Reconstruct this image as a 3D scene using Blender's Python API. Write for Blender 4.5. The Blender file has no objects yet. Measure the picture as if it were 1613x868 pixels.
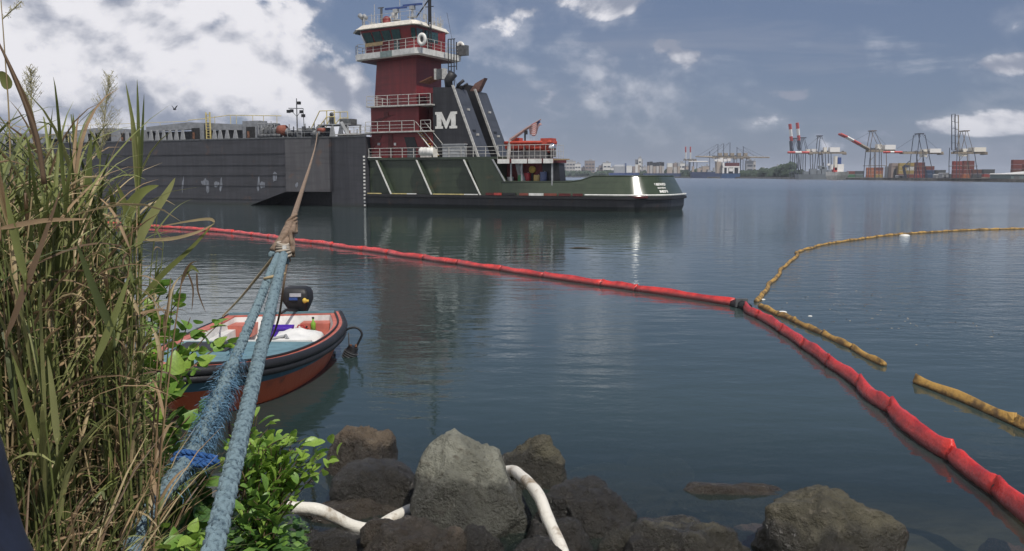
import bpy, bmesh, math, random
from mathutils import Vector, Matrix, noise
random.seed(7)
C = bpy.context.scene.collection
sc = bpy.context.scene
PI = math.pi
R = random.uniform
# ------------------------------------------------------------------ camera
F = 1400.0; PITCH = math.radians(6.44); CAMH = 3.5
cam = bpy.data.cameras.new('camera'); camo = bpy.data.objects.new('camera', cam); C.objects.link(camo)
camo.location = (0, 0, CAMH); camo.rotation_euler = (PI/2 - PITCH, 0, 0)
cam.sensor_width = 36; cam.lens = 36*F/1613; cam.clip_end = 20000; cam.clip_start = 0.05
sc.camera = camo
sc.view_settings.view_transform = 'Standard'; sc.view_settings.look = 'None'
sc.view_settings.exposure = -0.30; sc.view_settings.gamma = 1
# ------------------------------------------------------------------ sun
SUN = Vector((0.313, -0.463, 0.829)).normalized()
sl = bpy.data.lights.new('sun', 'SUN'); sl.energy = 4.7; sl.angle = math.radians(0.5); sl.color = (1, .955, .88)
so = bpy.data.objects.new('sun', sl); C.objects.link(so)
so.rotation_euler = SUN.to_track_quat('Z', 'Y').to_euler()

# ------------------------------------------------------------------ node helpers
class NT:
    def __init__(s, tree): s.t = tree; s.n = tree.nodes; s.l = tree.links
    def new(s, k, **kw):
        n = s.n.new(k)
        for a, b in kw.items(): setattr(n, a, b)
        return n
    def put(s, sock, v):
        if isinstance(v, bpy.types.NodeSocket): s.l.new(v, sock)
        else: sock.default_value = v
    def m(s, op, a, b=0.0, c=0.0, clamp=False):
        n = s.new('ShaderNodeMath', operation=op, use_clamp=clamp)
        for i, v in enumerate((a, b, c)): s.put(n.inputs[i], v)
        return n.outputs[0]
    def mix(s, f, a, b):
        n = s.new('ShaderNodeMix', data_type='RGBA')
        s.put(n.inputs[0], f)
        s.put(n.inputs[6], a if isinstance(a, bpy.types.NodeSocket) else (*a, 1)); s.put(n.inputs[7], b if isinstance(b, bpy.types.NodeSocket) else (*b, 1))
        return n.outputs[2]
    def ss(s, v, lo, hi, a=0.0, b=1.0):
        n = s.new('ShaderNodeMapRange', interpolation_type='SMOOTHSTEP')
        for i, x in enumerate((v, lo, hi, a, b)): s.put(n.inputs[i], x)
        return n.outputs[0]
    def noise(s, vec, scale, detail=5, rough=.55, dist=0.0, w=None):
        n = s.new('ShaderNodeTexNoise')
        if vec is not None: s.put(n.inputs['Vector'], vec)
        n.inputs['Scale'].default_value = scale; n.inputs['Detail'].default_value = detail
        n.inputs['Roughness'].default_value = rough; n.inputs['Distortion'].default_value = dist
        return n.outputs['Fac']
    def mapping(s, vec, scale=(1, 1, 1), loc=(0, 0, 0), rot=(0, 0, 0)):
        n = s.new('ShaderNodeMapping'); s.put(n.inputs[0], vec)
        n.inputs['Scale'].default_value = scale; n.inputs['Location'].default_value = loc; n.inputs['Rotation'].default_value = rot
        return n.outputs[0]
    def sep(s, v):
        n = s.new('ShaderNodeSeparateXYZ'); s.put(n.inputs[0], v); return n.outputs
    def comb(s, x, y, z):
        n = s.new('ShaderNodeCombineXYZ')
        for i, v in enumerate((x, y, z)): s.put(n.inputs[i], v)
        return n.outputs[0]

# ------------------------------------------------------------------ world: sky and clouds
W = bpy.data.worlds.new('World'); sc.world = W; W.use_nodes = True
t = NT(W.node_tree); t.n.clear()
tc = t.new('ShaderNodeTexCoord').outputs['Generated']
sky = t.new('ShaderNodeTexSky', sky_type='NISHITA', sun_disc=False)
sky.sun_elevation = math.asin(SUN.z); sky.sun_rotation = math.atan2(SUN.x, SUN.y)
sky.air_density = 1.0; sky.dust_density = 0.6; sky.ozone_density = 2.0; sky.altitude = 0
X, Y, Z = t.sep(tc)
az = t.m('ARCTAN2', X, Y)
el = t.m('ARCSINE', Z)
cv = t.comb(az, t.m('MULTIPLY', el, 1.35), 0)
cv3 = t.mapping(cv, (1, 1, 1), (3.1, 1.7, .4))
n1 = t.noise(cv3, 5.6, 12, .60, .25)
n1s = t.noise(t.mapping(cv, (1, 1, 1), (3.1-.020, 1.7-.034, .4)), 5.6, 12, .60, .25)   # same field sampled towards the sun side
nb = t.noise(cv3, 1.7, 3, .5)
def billow(off):
    base = t.mapping(cv, (1, 1, 1), off); wn = t.new('ShaderNodeTexNoise'); t.put(wn.inputs['Vector'], base); wn.inputs['Scale'].default_value = 9; wn.inputs['Detail'].default_value = 4
    vm = t.new('ShaderNodeVectorMath', operation='MULTIPLY_ADD'); t.l.new(wn.outputs['Color'], vm.inputs[0]); vm.inputs[1].default_value = (.05, .05, 0); t.l.new(base, vm.inputs[2])
    out = None
    for sc__, am in ((11, .22), (26, .11), (55, .05)):
        v_ = t.new('ShaderNodeTexVoronoi', feature='SMOOTH_F1'); v_.voronoi_dimensions = '2D'; v_.inputs['Scale'].default_value = sc__; v_.inputs['Smoothness'].default_value = .35; t.l.new(vm.outputs[0], v_.inputs['Vector'])
        q_ = t.m('MULTIPLY', t.m('SUBTRACT', .42, v_.outputs['Distance']), am); out = q_ if out is None else t.m('ADD', out, q_)
    return out
bl0 = billow((3.1, 1.7, .4)); bl1 = billow((3.1-.010, 1.7-.018, .4))
def gauss(a0, e0, wa, we, amp):
    da = t.m('DIVIDE', t.m('SUBTRACT', az, a0), wa); de = t.m('DIVIDE', t.m('SUBTRACT', el, e0), we)
    q = t.m('ADD', t.m('MULTIPLY', da, da), t.m('MULTIPLY', de, de))
    return t.m('MULTIPLY', t.m('POWER', 2.718, t.m('MULTIPLY', q, -1.0)), amp)
left = t.ss(t.m('ADD', az, t.m('MULTIPLY', el, .55)), -.02, -.30)
bias = t.m('MULTIPLY', left, .28)
for g in [(-.40, .105, .17, .07, .17), (-.20, .10, .09, .07, .12), (-.12, .03, .08, .05, .10), (.165, .142, .022, .014, .26), (.19, .125, .03, .012, .10), (.315, .086, .075, .011, .26), (.53, .108, .075, .011, .30),
          (.47, .046, .11, .016, .36), (.08, .185, .06, .022, .20), (.08, .085, .11, .016, .17), (.0, .10, .06, .05, .10), (.45, .185, .22, .010, .05), (.25, .19, .10, .02, .10)]:
    bias = t.m('ADD', bias, gauss(*g))
bias = t.m('ADD', bias, t.ss(Y, .2, -.6, 0, .04))          # the sky behind is partly cloudy too
bias = t.m('ADD', bias, t.ss(el, .24, .6, 0, .02))
bias = t.m('ADD', bias, t.m('MULTIPLY', t.m('SUBTRACT', nb, .5), .30))
bias = t.m('SUBTRACT', bias, t.m('MULTIPLY', t.ss(az, .12, .34), t.ss(el, .055, .09, .0, .13)))
bias = t.m('SUBTRACT', bias, t.m('MULTIPLY', t.ss(az, -.05, .05), .035))
dens = t.m('ADD', t.m('ADD', n1, bias), bl0)
denss = t.m('ADD', t.m('ADD', n1s, bias), bl1)
mask = t.ss(dens, .61, .70)
cir = t.noise(t.mapping(cv, (1, 5.5, 1), (1.2, .3, 2)), 3.2, 7, .6, .6)
thin = t.m('ADD', t.ss(dens, .48, .68, 0, .16), t.m('MULTIPLY', t.ss(cir, .48, .72, 0, .34), t.ss(az, -.15, .1)))
mask = t.m('MAXIMUM', mask, t.m('ADD', thin, t.m('MULTIPLY', gauss(.04, .07, .17, .07, .55), t.ss(n1, .36, .62, .25, 1))))
lit = t.m('MULTIPLY', t.m('SUBTRACT', dens, denss), 4.6)
lit = t.m('ADD', t.m('ADD', lit, .42), t.m('MULTIPLY', t.m('SUBTRACT', t.noise(cv3, 2.6, 6, .5), .5), 1.5))
lit = t.m('ADD', lit, t.m('MULTIPLY', t.ss(az, -.10, -.34), t.ss(el, .02, .13, -.16, .52)))
lit = t.m('ADD', lit, t.ss(az, -.12, .15, 0, -.34))
lit = t.ss(lit, .02, 1.12)
ccol = t.mix(lit, (.350, .390, .500), (1.04, 1.03, 1.08))
lowband = t.ss(el, .0, .10)
ccol = t.mix(t.m('SUBTRACT', 1, lowband), ccol, t.mix(.45, ccol, (.36, .41, .53)))
bg1 = t.new('ShaderNodeBackground'); t.put(bg1.inputs[0], t.mix(.72, sky.outputs[0], (2.05, 2.72, 4.6))); bg1.inputs[1].default_value = .085
bg2 = t.new('ShaderNodeBackground'); t.put(bg2.inputs[0], ccol); bg2.inputs[1].default_value = 1.0
mx = t.new('ShaderNodeMixShader'); t.put(mx.inputs[0], mask); t.l.new(bg1.outputs[0], mx.inputs[1]); t.l.new(bg2.outputs[0], mx.inputs[2])
t.l.new(mx.outputs[0], t.new('ShaderNodeOutputWorld').inputs[0])

# ------------------------------------------------------------------ materials
MATS = {}
def pmat(name, col, rough=.6, metal=0.0, var=.25, scale=3.0, bump=.0, col2=None, spec=.5, stretch=(1, 1, 1), bscale=None, trans=0, amt=(.35, .65)):
    if name in MATS: return MATS[name]
    m = bpy.data.materials.new(name); m.use_nodes = True; MATS[name] = m
    s = NT(m.node_tree); b = s.n['Principled BSDF']
    v = s.mapping(s.new('ShaderNodeTexCoord').outputs['Object'], stretch)
    n = s.noise(v, scale, 6, .6)
    c2 = col2 or tuple(max(0, c*(1-var)) for c in col)
    s.put(b.inputs['Base Color'], s.mix(s.ss(n, *amt), c2, col))
    b.inputs['Metallic'].default_value = metal; b.inputs['Specular IOR Level'].default_value = spec
    s.put(b.inputs['Roughness'], s.ss(n, .2, .8, min(1, rough*1.15), rough*.85))
    if bump:
        bn = s.new('ShaderNodeBump'); bn.inputs['Strength'].default_value = bump; bn.inputs['Distance'].default_value = .02
        s.put(bn.inputs['Height'], s.noise(v, bscale or scale*6, 6, .6)); s.l.new(bn.outputs[0], b.inputs['Normal'])
    if trans:
        b.inputs['Transmission Weight'].default_value = 0
        tr = s.new('ShaderNodeBsdfTranslucent'); s.put(tr.inputs[0], s.mix(s.ss(n, .3, .7), tuple(c*1.3 for c in c2), tuple(c*1.5 for c in col)))
        mxs = s.new('ShaderNodeMixShader'); mxs.inputs[0].default_value = trans
        out = s.n['Material Output']; s.l.new(b.outputs[0], mxs.inputs[1]); s.l.new(tr.outputs[0], mxs.inputs[2]); s.l.new(mxs.outputs[0], out.inputs[0])
    return m
rust = (.16, .075, .035)
M_bargehull = None
def hullmat(name, base, streak, rusty=.5, rough=.55):
    m = bpy.data.materials.new(name); m.use_nodes = True; s = NT(m.node_tree); b = s.n['Principled BSDF']
    o = s.new('ShaderNodeTexCoord').outputs['Object']
    st = s.noise(s.mapping(o, (1.2, 1.2, .10)), 1.6, 8, .65)
    hz = s.noise(s.mapping(o, (.15, .15, 1.6)), 1.5, 6, .6)
    pt = s.noise(o, .55, 6, .6, .4)
    c = s.mix(s.ss(st, .38, .66), base, streak)
    c = s.mix(s.ss(hz, .45, .7, 0, .6), c, tuple(x*.6 for x in base))
    c = s.mix(s.m('MULTIPLY', s.ss(pt, .60, .74), rusty), c, rust)
    c = s.mix(s.m('MULTIPLY', s.ss(s.sep(o)[2], .55, .05), .75), c, (.02, .026, .02))      # weed and wet at the waterline
    s.put(b.inputs['Base Color'], c); b.inputs['Roughness'].default_value = rough
    bn = s.new('ShaderNodeBump'); bn.inputs['Strength'].default_value = .35; bn.inputs['Distance'].default_value = .04
    s.put(bn.inputs['Height'], s.noise(s.mapping(o, (.5, .5, .25)), 1.1, 5, .55)); s.l.new(bn.outputs[0], b.inputs['Normal'])
    return m
m_barge = hullmat('barge_grey', (.036, .036, .042), (.050, .050, .058), .35)
m_barge_sunlit = hullmat('barge_grey_sunlit', (.066, .063, .068), (.082, .08, .084), .35)  # lighter copy of the hull grey, painting sunlight onto the stern chamfer
m_green = hullmat('tug_green', (.030, .043, .026), (.042, .056, .033), .30, .42)
m_greeng = hullmat('tug_green_gloss', (.036, .050, .030), (.044, .058, .035), .05, .17)
m_greeng.node_tree.nodes['Bump'].inputs['Strength'].default_value = .06
m_red = hullmat('tug_red', (.150, .013, .015), (.20, .018, .019), .15, .5)
m_black = hullmat('tug_black', (.012, .013, .016), (.024, .024, .028), .22, .45)
m_dgrey = hullmat('funnel_aft_grey', (.045, .05, .062), (.06, .066, .08), .12, .5)
m_white = pmat('white_paint', (.72, .71, .67), .45, var=.22, scale=2)
m_cream = pmat('cream_paint', (.70, .66, .58), .5, var=.2)
m_greyp = pmat('grey_paint', (.33, .34, .35), .5, var=.3, scale=2)
m_greyd = pmat('dark_grey_steel', (.11, .115, .12), .6, var=.4)
m_blk = pmat('black_rubber', (.014, .014, .016), .55, var=.3, bump=.3)
m_rail = pmat('rail_paint', (.50, .49, .46), .5, var=.35, scale=4)
m_yel = pmat('yellow_paint', (.62, .42, .06), .5, var=.3)
m_yelpale = pmat('pale_yellow_paint', (.62, .52, .22), .5, var=.3)
m_orange = pmat('orange_grp', (.48, .065, .035), .4, var=.25)
m_glass = pmat('teal_window_glass', (.02, .06, .06), .06, var=.3, spec=.8)
m_blue = pmat('blue_paint', (.03, .07, .24), .45, var=.3)
m_rust = pmat('rusty_steel', (.22, .10, .055), .8, var=.5, scale=5)
m_tan = pmat('tan_reflection_and_edge', (.33, .24, .13), .8)
m_chrome = pmat('polished_steel', (.8, .8, .8), .12, metal=1, var=.05)
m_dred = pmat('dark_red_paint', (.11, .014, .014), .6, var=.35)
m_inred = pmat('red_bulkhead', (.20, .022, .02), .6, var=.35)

# ------------------------------------------------------------------ mesh helpers
class MB:
    def __init__(s): s.v = []; s.f = []; s.mi = []; s.k = 0
    def add(s, vs, fs, k=None):
        o = len(s.v); s.v += [tuple(x) for x in vs]; s.f += [tuple(i+o for i in f) for f in fs]; s.mi += [s.k if k is None else k]*len(fs); return s
    def box(s, x0, x1, y0, y1, z0, z1, k=None):
        return s.add([(x0,y0,z0),(x1,y0,z0),(x1,y1,z0),(x0,y1,z0),(x0,y0,z1),(x1,y0,z1),(x1,y1,z1),(x0,y1,z1)],
                     [(0,3,2,1),(4,5,6,7),(0,1,5,4),(1,2,6,5),(2,3,7,6),(3,0,4,7)], k)
    def prism(s, pts, z0, z1, k=None):          # pts (x,y) counter-clockwise
        n = len(pts)
        return s.add([(x,y,z0) for x,y in pts]+[(x,y,z1) for x,y in pts], [tuple(range(n-1,-1,-1)), tuple(range(n,2*n))]+[(i,(i+1)%n,n+(i+1)%n,n+i) for i in range(n)], k)
    def prismy(s, pts, y0, y1, k=None):         # pts (x,z) extruded along y
        n = len(pts)
        return s.add([(x,y0,z) for x,z in pts]+[(x,y1,z) for x,z in pts], [tuple(range(n)), tuple(range(2*n-1,n-1,-1))]+[(i,n+i,n+(i+1)%n,(i+1)%n) for i in range(n)], k)
    def loft(s, rings, k=None, cap=True, closed=True):
        o = len(s.v); n = len(rings[0]); fs = []
        for r in rings: s.v += [tuple(p) for p in r]
        for a in range(len(rings)-1):
            for i in range(n if closed else n-1):
                j = (i+1) % n; fs.append((o+a*n+i, o+a*n+j, o+(a+1)*n+j, o+(a+1)*n+i))
        if cap: fs += [tuple(o+i for i in range(n-1,-1,-1)), tuple(o+(len(rings)-1)*n+i for i in range(n))]
        s.f += fs; s.mi += [s.k if k is None else k]*len(fs); return s
    def tube(s, pts, r, n=8, k=None, cap=True):
        pts = [Vector(p) for p in pts]; rs = r if isinstance(r, (list, tuple)) else [r]*len(pts)
        rings = []; up = None
        for i, p in enumerate(pts):
            d = (pts[min(i+1, len(pts)-1)] - pts[max(i-1, 0)]).normalized()
            if up is None: up = Vector((0,0,1)) if abs(d.z) < .9 else Vector((1,0,0))
            a = d.cross(up).normalized(); b = a.cross(d).normalized(); up = b
            rings.append([p + (a*math.cos(q)+b*math.sin(q))*rs[i] for q in [2*PI*j/n for j in range(n)]])
        return s.loft(rings, k, cap)
    def sphere(s, c, r, n=10, m=6, k=None, sc_=(1,1,1)):
        rings = []
        for i in range(m+1):
            a = -PI/2 + PI*i/m; rr = max(math.cos(a), .02)*r
            rings.append([(c[0]+rr*math.cos(q)*sc_[0], c[1]+rr*math.sin(q)*sc_[1], c[2]+r*math.sin(a)*sc_[2]) for q in [2*PI*j/n for j in range(n)]])
        return s.loft(rings, k)
    def build(s, name, mat, parent=None, smooth=False, loc=None):
        me = bpy.data.meshes.new(name); me.from_pydata(s.v, [], s.f)
        for m in (mat if isinstance(mat, (list, tuple)) else [mat]): me.materials.append(m)
        if isinstance(mat, (list, tuple)): me.polygons.foreach_set('material_index', s.mi)
        if smooth: me.polygons.foreach_set('use_smooth', [True]*len(s.f))
        me.update(); o = bpy.data.objects.new(name, me); C.objects.link(o)
        if parent: o.parent = parent
        if loc: o.location = loc
        return o
def tag(o, label=None, cat=None, group=None, kind=None):
    if label: o['label'] = label
    if cat: o['category'] = cat
    if group: o['group'] = group
    if kind: o['kind'] = kind
    return o
def thing(name, label, cat, loc=(0,0,0), rz=0, group=None):
    o = bpy.data.objects.new(name, None); C.objects.link(o); o.location = loc; o.rotation_euler = (0,0,rz); o.empty_display_size = .3
    return tag(o, label, cat, group)
def copyobj(o, parent=None, loc=None, rot=None, scale=None):
    c = o.copy(); C.objects.link(c); c.parent = parent
    if loc is not None: c.location = loc
    if rot is not None: c.rotation_euler = rot
    if scale is not None: c.scale = scale
    return c
def smoothpath(pts, sub=6):
    P = [Vector(p) for p in pts]; out = []
    for i in range(len(P)-1):
        a, b, c, d = P[max(i-1,0)], P[i], P[i+1], P[min(i+2,len(P)-1)]
        for j in range(sub):
            u = j/sub
            out.append(.5*((2*b)+(c-a)*u+(2*a-5*b+4*c-d)*u*u+(3*b-3*c+d-a)*u**3))
    out.append(P[-1]); return out
# authoring helpers: where a sight line meets a level, a distance or the ship's side
def ray(px, py):
    a = (px-806.5)/F; b = (434-py)/F
    return a, math.cos(PITCH)+b*math.sin(PITCH), -math.sin(PITCH)+b*math.cos(PITCH)
def G(px, py, z=0.0):
    x, y, zz = ray(px, py); k = (z-CAMH)/zz; return Vector((x*k, y*k, z))
def P(px, py, D):
    x, y, zz = ray(px, py); k = D/y; return Vector((x*k, D, CAMH+zz*k))
TH = -math.atan(.5); UX, UY = math.cos(TH), math.sin(TH); VX, VY = -UY, UX
OX, OY, _ = G(576, 327)
def S(px, py, off=0.0):            # -> (along ship, height) on the plane 'off' metres inboard
    x, y, z = ray(px, py); k = (off+OX*VX+OY*VY)/(x*VX+y*VY)
    return (k*x-OX)*UX+(k*y-OY)*UY, CAMH+k*z
def rail(mb, pts, h=1.0, r=.03, step=1.5, levels=(1, .62, .3), pr=None, open_=True):
    pr = pr or r*1.3
    for l in levels: mb.tube([Vector(p)+Vector((0,0,h*l)) for p in pts], r if l == 1 else r*.7, 5)
    for i in range(len(pts)-1):
        a, b = Vector(pts[i]), Vector(pts[i+1]); n = max(1, round((b-a).length/step))
        for j in range(n + (1 if i == len(pts)-2 else 0)):
            p = a.lerp(b, j/n); mb.tube([p, p+Vector((0,0,h))], pr, 5)
    return mb

# ------------------------------------------------------------------ ground and water
def ys(x):           # the shoreline
    if x > -.5: return 6.5 + .2*math.sin(x*1.3)
    if x > -4: return 6.4 + (-.5-x)*1.05
    return 10.07 + (-4-x)*1.3
def terrain(x, y):
    d = ys(x)-y
    h = d*.30 if d > 0 else d*.22
    h = max(-2.6, min(1.95, h))
    return h + .10*noise.noise(Vector((x*.7, y*.7, 0))) + .04*noise.noise(Vector((x*3, y*3, 5)))
mb = MB(); NX, NY = 120, 110
for j in range(NY+1):
    for i in range(NX+1):
        x = -34 + 54*i/NX; y = -14 + 58*j/NY; mb.v.append((x, y, terrain(x, y)))
for j in range(NY):
    for i in range(NX):
        a = j*(NX+1)+i; mb.f.append((a, a+1, a+NX+2, a+NX+1)); mb.mi.append(0)
m_soil = pmat('shore_soil', (.16, .14, .105), .9, var=.5, scale=2, bump=.8, bscale=25)
tag(mb.build('shore_ground', m_soil, smooth=True), 'brown shore bank sloping under the water', kind='structure')

m_water = bpy.data.materials.new('harbour_water'); m_water.use_nodes = True
s = NT(m_water.node_tree); s.n.clear()
pos = s.new('ShaderNodeNewGeometry').outputs['Position']; px_, py_, pz_ = s.sep(pos)
w1 = s.noise(s.mapping(pos, (.85, 1.35, 1), (0, 0, 0), (0, 0, .25)), 1.5, 3, .5)
w2 = s.noise(s.mapping(pos, (.42, .95, 1), (4, 2, 0), (0, 0, .12)), 1.1, 2, .45)
w3 = s.noise(s.mapping(pos, (1.5, 2.2, 1), (0, 0, 0), (0, 0, -.5)), 3.2, 3, .55)
patch = s.ss(s.noise(s.mapping(pos, (.35, 1, 1)), .055, 3, .5), .38, .62)
inner = s.m('MULTIPLY', s.ss(px_, 6.0, 9.5), s.ss(py_, 12, 22))       # inside the yellow boom the breeze ripples the water
far = s.ss(py_, 70, 200)
a1 = s.m('ADD', s.m('MULTIPLY', patch, .75), s.m('ADD', s.m('MULTIPLY', inner, 1.2), s.m('ADD', s.m('MULTIPLY', far, 2.6), s.m('MULTIPLY', s.m('MULTIPLY', s.ss(px_, -1.8, -4.0), s.ss(py_, 36, 27)), .5))))
h = s.m('ADD', s.m('MULTIPLY', w1, s.m('ADD', a1, .15)), s.m('MULTIPLY', w2, 1.35))
h = s.m('ADD', h, s.m('MULTIPLY', w3, s.m('ADD', s.m('MULTIPLY', a1, .30), .05)))
bn = s.new('ShaderNodeBump'); bn.inputs['Strength'].default_value = 1.0; bn.inputs['Distance'].default_value = .0155; s.put(bn.inputs['Height'], h)
fr = s.new('ShaderNodeFresnel'); fr.inputs[0].default_value = 1.34; s.l.new(bn.outputs[0], fr.inputs['Normal'])
gl = s.new('ShaderNodeBsdfGlossy'); s.put(gl.inputs['Roughness'], s.m('ADD', .03, s.m('ADD', s.ss(py_, 45, 110, 0, .10), s.ss(py_, 90, 400, 0, .14)))); gl.inputs[0].default_value = (.92, .95, .97, 1); s.l.new(bn.outputs[0], gl.inputs['Normal'])
df = s.new('ShaderNodeBsdfDiffuse'); s.put(df.inputs[0], s.mix(s.ss(s.noise(pos, .03, 3, .5), .35, .65), (.026, .044, .042), (.038, .058, .054)))
tr = s.new('ShaderNodeBsdfTransparent'); tr.inputs[0].default_value = (.80, .82, .72, 1)
shallow = s.ss(s.m('ADD', py_, s.m('MULTIPLY', px_, .10)), 7.5, 14.5, .75, .0)
body = s.new('ShaderNodeMixShader'); s.put(body.inputs[0], shallow); s.l.new(df.outputs[0], body.inputs[1]); s.l.new(tr.outputs[0], body.inputs[2])
fin = s.new('ShaderNodeMixShader'); s.put(fin.inputs[0], fr.outputs[0]); s.l.new(body.outputs[0], fin.inputs[1]); s.l.new(gl.outputs[0], fin.inputs[2])
s.l.new(fin.outputs[0], s.new('ShaderNodeOutputMaterial').inputs[0])
mb = MB(); mb.add([(-7000, -60, 0), (7000, -60, 0), (7000, 7000, 0), (-7000, 7000, 0)], [(0, 1, 2, 3)])
tag(mb.build('water', m_water), 'calm grey green harbour water', kind='structure')

# ------------------------------------------------------------------ the barge
barge = thing('cargo_barge', 'long dark grey steel barge moored with its stern against the red and green tug', 'barge', (OX, OY, 0), TH)
B = MB(); L = -95; T = 7.65
B.add([(L,0,-1),(-17,0,-1),(-16.4,0,0),(-11,0,1.65),(-11,0,T),(L,0,T)], [(0,1,2,3,4,5)])
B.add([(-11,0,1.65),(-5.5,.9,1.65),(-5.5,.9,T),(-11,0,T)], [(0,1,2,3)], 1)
B.add([(-17,0,-1),(-16.4,0,0),(-11,0,1.65),(-5.5,.9,1.65),(-5.5,4,1.65),(-11,4,1.65),(-16.4,4,0),(-17,4,-1)], [(0,7,6,1),(1,6,5,2),(2,5,4,3)], 2)
B.add([(-17,4,-1),(-5.5,4,-1),(-5.5,4,1.7),(-17,4,1.7)], [(0,1,2,3)], 2)
B.add([(-5.5,.9,1.65),(-5.5,1.25,1.65),(-5.5,1.25,T),(-5.5,.9,T)], [(0,1,2,3)])
B.add([(-5.5,1.25,-1),(-3.6,.75,-1),(-3.6,.75,T),(-5.5,1.25,T)], [(0,1,2,3)])
B.add([(-3.6,.75,-1),(-2.4,.38,-1),(0,.2,-1),(0,.2,T),(-2.4,.38,T),(-3.6,.75,T)], [(0,1,4,5),(1,2,3,4)], 0)
B.add([(-5.5,1.25,-1),(-5.5,5,-1),(-5.5,5,1.65),(-5.5,1.25,1.65)], [(0,3,2,1)], 2)
B.add([(0,.2,-1),(0,3.1,-1),(0,3.1,T),(0,.2,T)], [(0,1,2,3)], 0)
B.add([(0,3.1,-1),(-4.5,3.1,-1),(-4.5,9.5,-1),(0,9.5,-1),(0,14,-1),(L,14,-1),(L,0,-1),(0,3.1,T),(-4.5,3.1,T),(-4.5,9.5,T),(0,9.5,T),(0,14,T),(L,14,T),(L,0,T)],
      [(i,i+1,i+8,i+7) for i in range(6)], 0)
B.add([(L,0,T),(-11,0,T),(-5.5,.9,T),(-5.5,1.25,T),(-3.6,.75,T),(-2.4,.38,T),(0,.2,T),(0,3.1,T),(-4.5,3.1,T),(-4.5,9.5,T),(0,9.5,T),(0,14,T),(L,14,T)], [tuple(range(13))], 0)
B.build('hull', [m_barge, m_barge_sunlit, m_blk], barge)
for z, th_ in ((6.0, .10), (4.7, .07), (3.55, .14), (2.3, .07), (.75, .09)):
    MB().box(L+.5, -11.05 if z > 1.7 else -14.2, -.07, .05, z-th_/2, z+th_/2).build('rubbing_strake', m_barge, barge)
MB().prism([(L,-.06),(-11,-.06),(-5.45,.84),(-5.45,1.2),(-3.6,.70),(-2.4,.32),(.03,.14),(.03,.34),(-2.4,.52),(-3.6,.9),(-5.6,1.4),(-11,.15),(L,.15)], T, T+.14).build('gunwale_edge', m_greyd, barge)
m_scr = pmat('scraped_steel', (.23, .245, .28), .5, var=.5, scale=3, stretch=(3, 3, .5))
for px, py, w, hh in ((288, 291, .28, 2.1), (327, 293, .5, 1.7), (322, 288, .9, .9), (348, 293, .35, 2.0), (341, 290, .8, .7), (407, 291, .3, 1.7), (414, 291, .7, .8), (433, 279, .5, 1.2), (465, 292, .4, .6)):
    lx, z = S(px, py, -.02); w *= 1.35; hh *= 1.2; mb = MB(); n = 9; ring = []
    for k in range(n): a = 2*PI*k/n; q = R(.55, 1.1); ring.append((lx+w*.5*q*math.cos(a)+.22*math.sin(a)*hh*.3, -.03 if lx < -11 else (lx+11)*.1636-.03, z+hh*.5*q*math.sin(a)))
    mb.add(ring+[(x, y+.015, z_) for x, y, z_ in ring], [tuple(range(n)), tuple(range(2*n-1, n-1, -1))]+[(i, n+i, n+(i+1) % n, (i+1) % n) for i in range(n)]).build('paint_scrape', m_scr, barge)
for k in range(15):
    z = 5.5 - k*.375
    MB().box(-.33, -.12, (.13), .22, z-.10, z+.09).build('draft_mark', m_white, barge)
# coaming and trunk along the deck
OFF = 2.6
def L2(px, py, off=OFF): return S(px, py, off)
mb = MB(); mb.box(L, S(408, 200, 3.6)[0], 3.6, 11.5, T, 9.0); mb.build('cargo_trunk', m_greyd, barge)
m_beam = pmat('trunk_beam_grey', (.25, .26, .275), .6, var=.3, scale=1.5)
for prof in ([(-40, 209), (55, 210), (92, 211.5), (92, 219), (-40, 218)], [(94, 209), (150, 201.5), (180, 202), (228, 205), (228, 211), (176, 208), (94, 214)],
             [(230, 200), (297, 192.5), (383, 196), (383, 205), (297, 204), (230, 207.5)]):
    pts = [L2(*q) for q in prof]; MB().prismy(pts[::-1], OFF, OFF+1.1).build('coaming_beam', m_beam, barge)
for x0, x1, y0 in ((176, 182, 206), (182, 200, 205), (383, 409, 190), (215, 231, 206), (315, 322, 196), (-10, 4, 212), (60, 72, 212)):
    a, _z = L2(x0, y0); b, z1 = L2(x1, y0); MB().box(a, b, OFF-.15, OFF+1.3, T+.14, z1).build('deck_house', m_beam, barge)
tri = MB().prismy([(-.42, 0), (.42, 0), (.16, 1.0), (-.10, 1.0)], -.12, .0)
br0 = None
for px in list(range(238, 296, 10))+[338, 347, 358, 371]+list(range(100, 172, 12))+list(range(6, 58, 11))+[188, 201, 214]+[524, 537]:
    off = OFF-.25; a, zt = S(px, 205 if px > 236 else (212 if px < 90 else 208), off)
    if px > 500: zt = S(px, 199, off)[1]
    if br0 is None: br0 = tri.build('stiffener_bracket', m_greyp, barge); o = br0
    else: o = copyobj(br0, barge)
    o.location = (a, off, T+.13); o.scale = (1, 1, zt-T-.1)
for x0, x1, y0, y1 in ((302, 314, 202, 219), (388, 401, 200, 217), (190, 196, 210, 221), (203, 209, 210, 221)):
    a, z1 = S(x0, y0, OFF-.2); b, _ = S(x1, y0, OFF-.2); MB().box(a, b, OFF-.26, OFF-.14, T+.16, z1).build('door', pmat('dark_opening_paint', (.02, .02, .02), .8), barge)
    MB().box(a+.2, a+.5, OFF-.32, OFF-.2, T+.3, z1-.5).build('hatch_lever', m_rust, barge)
a, z1 = S(409, 190, 2.2)
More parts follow.
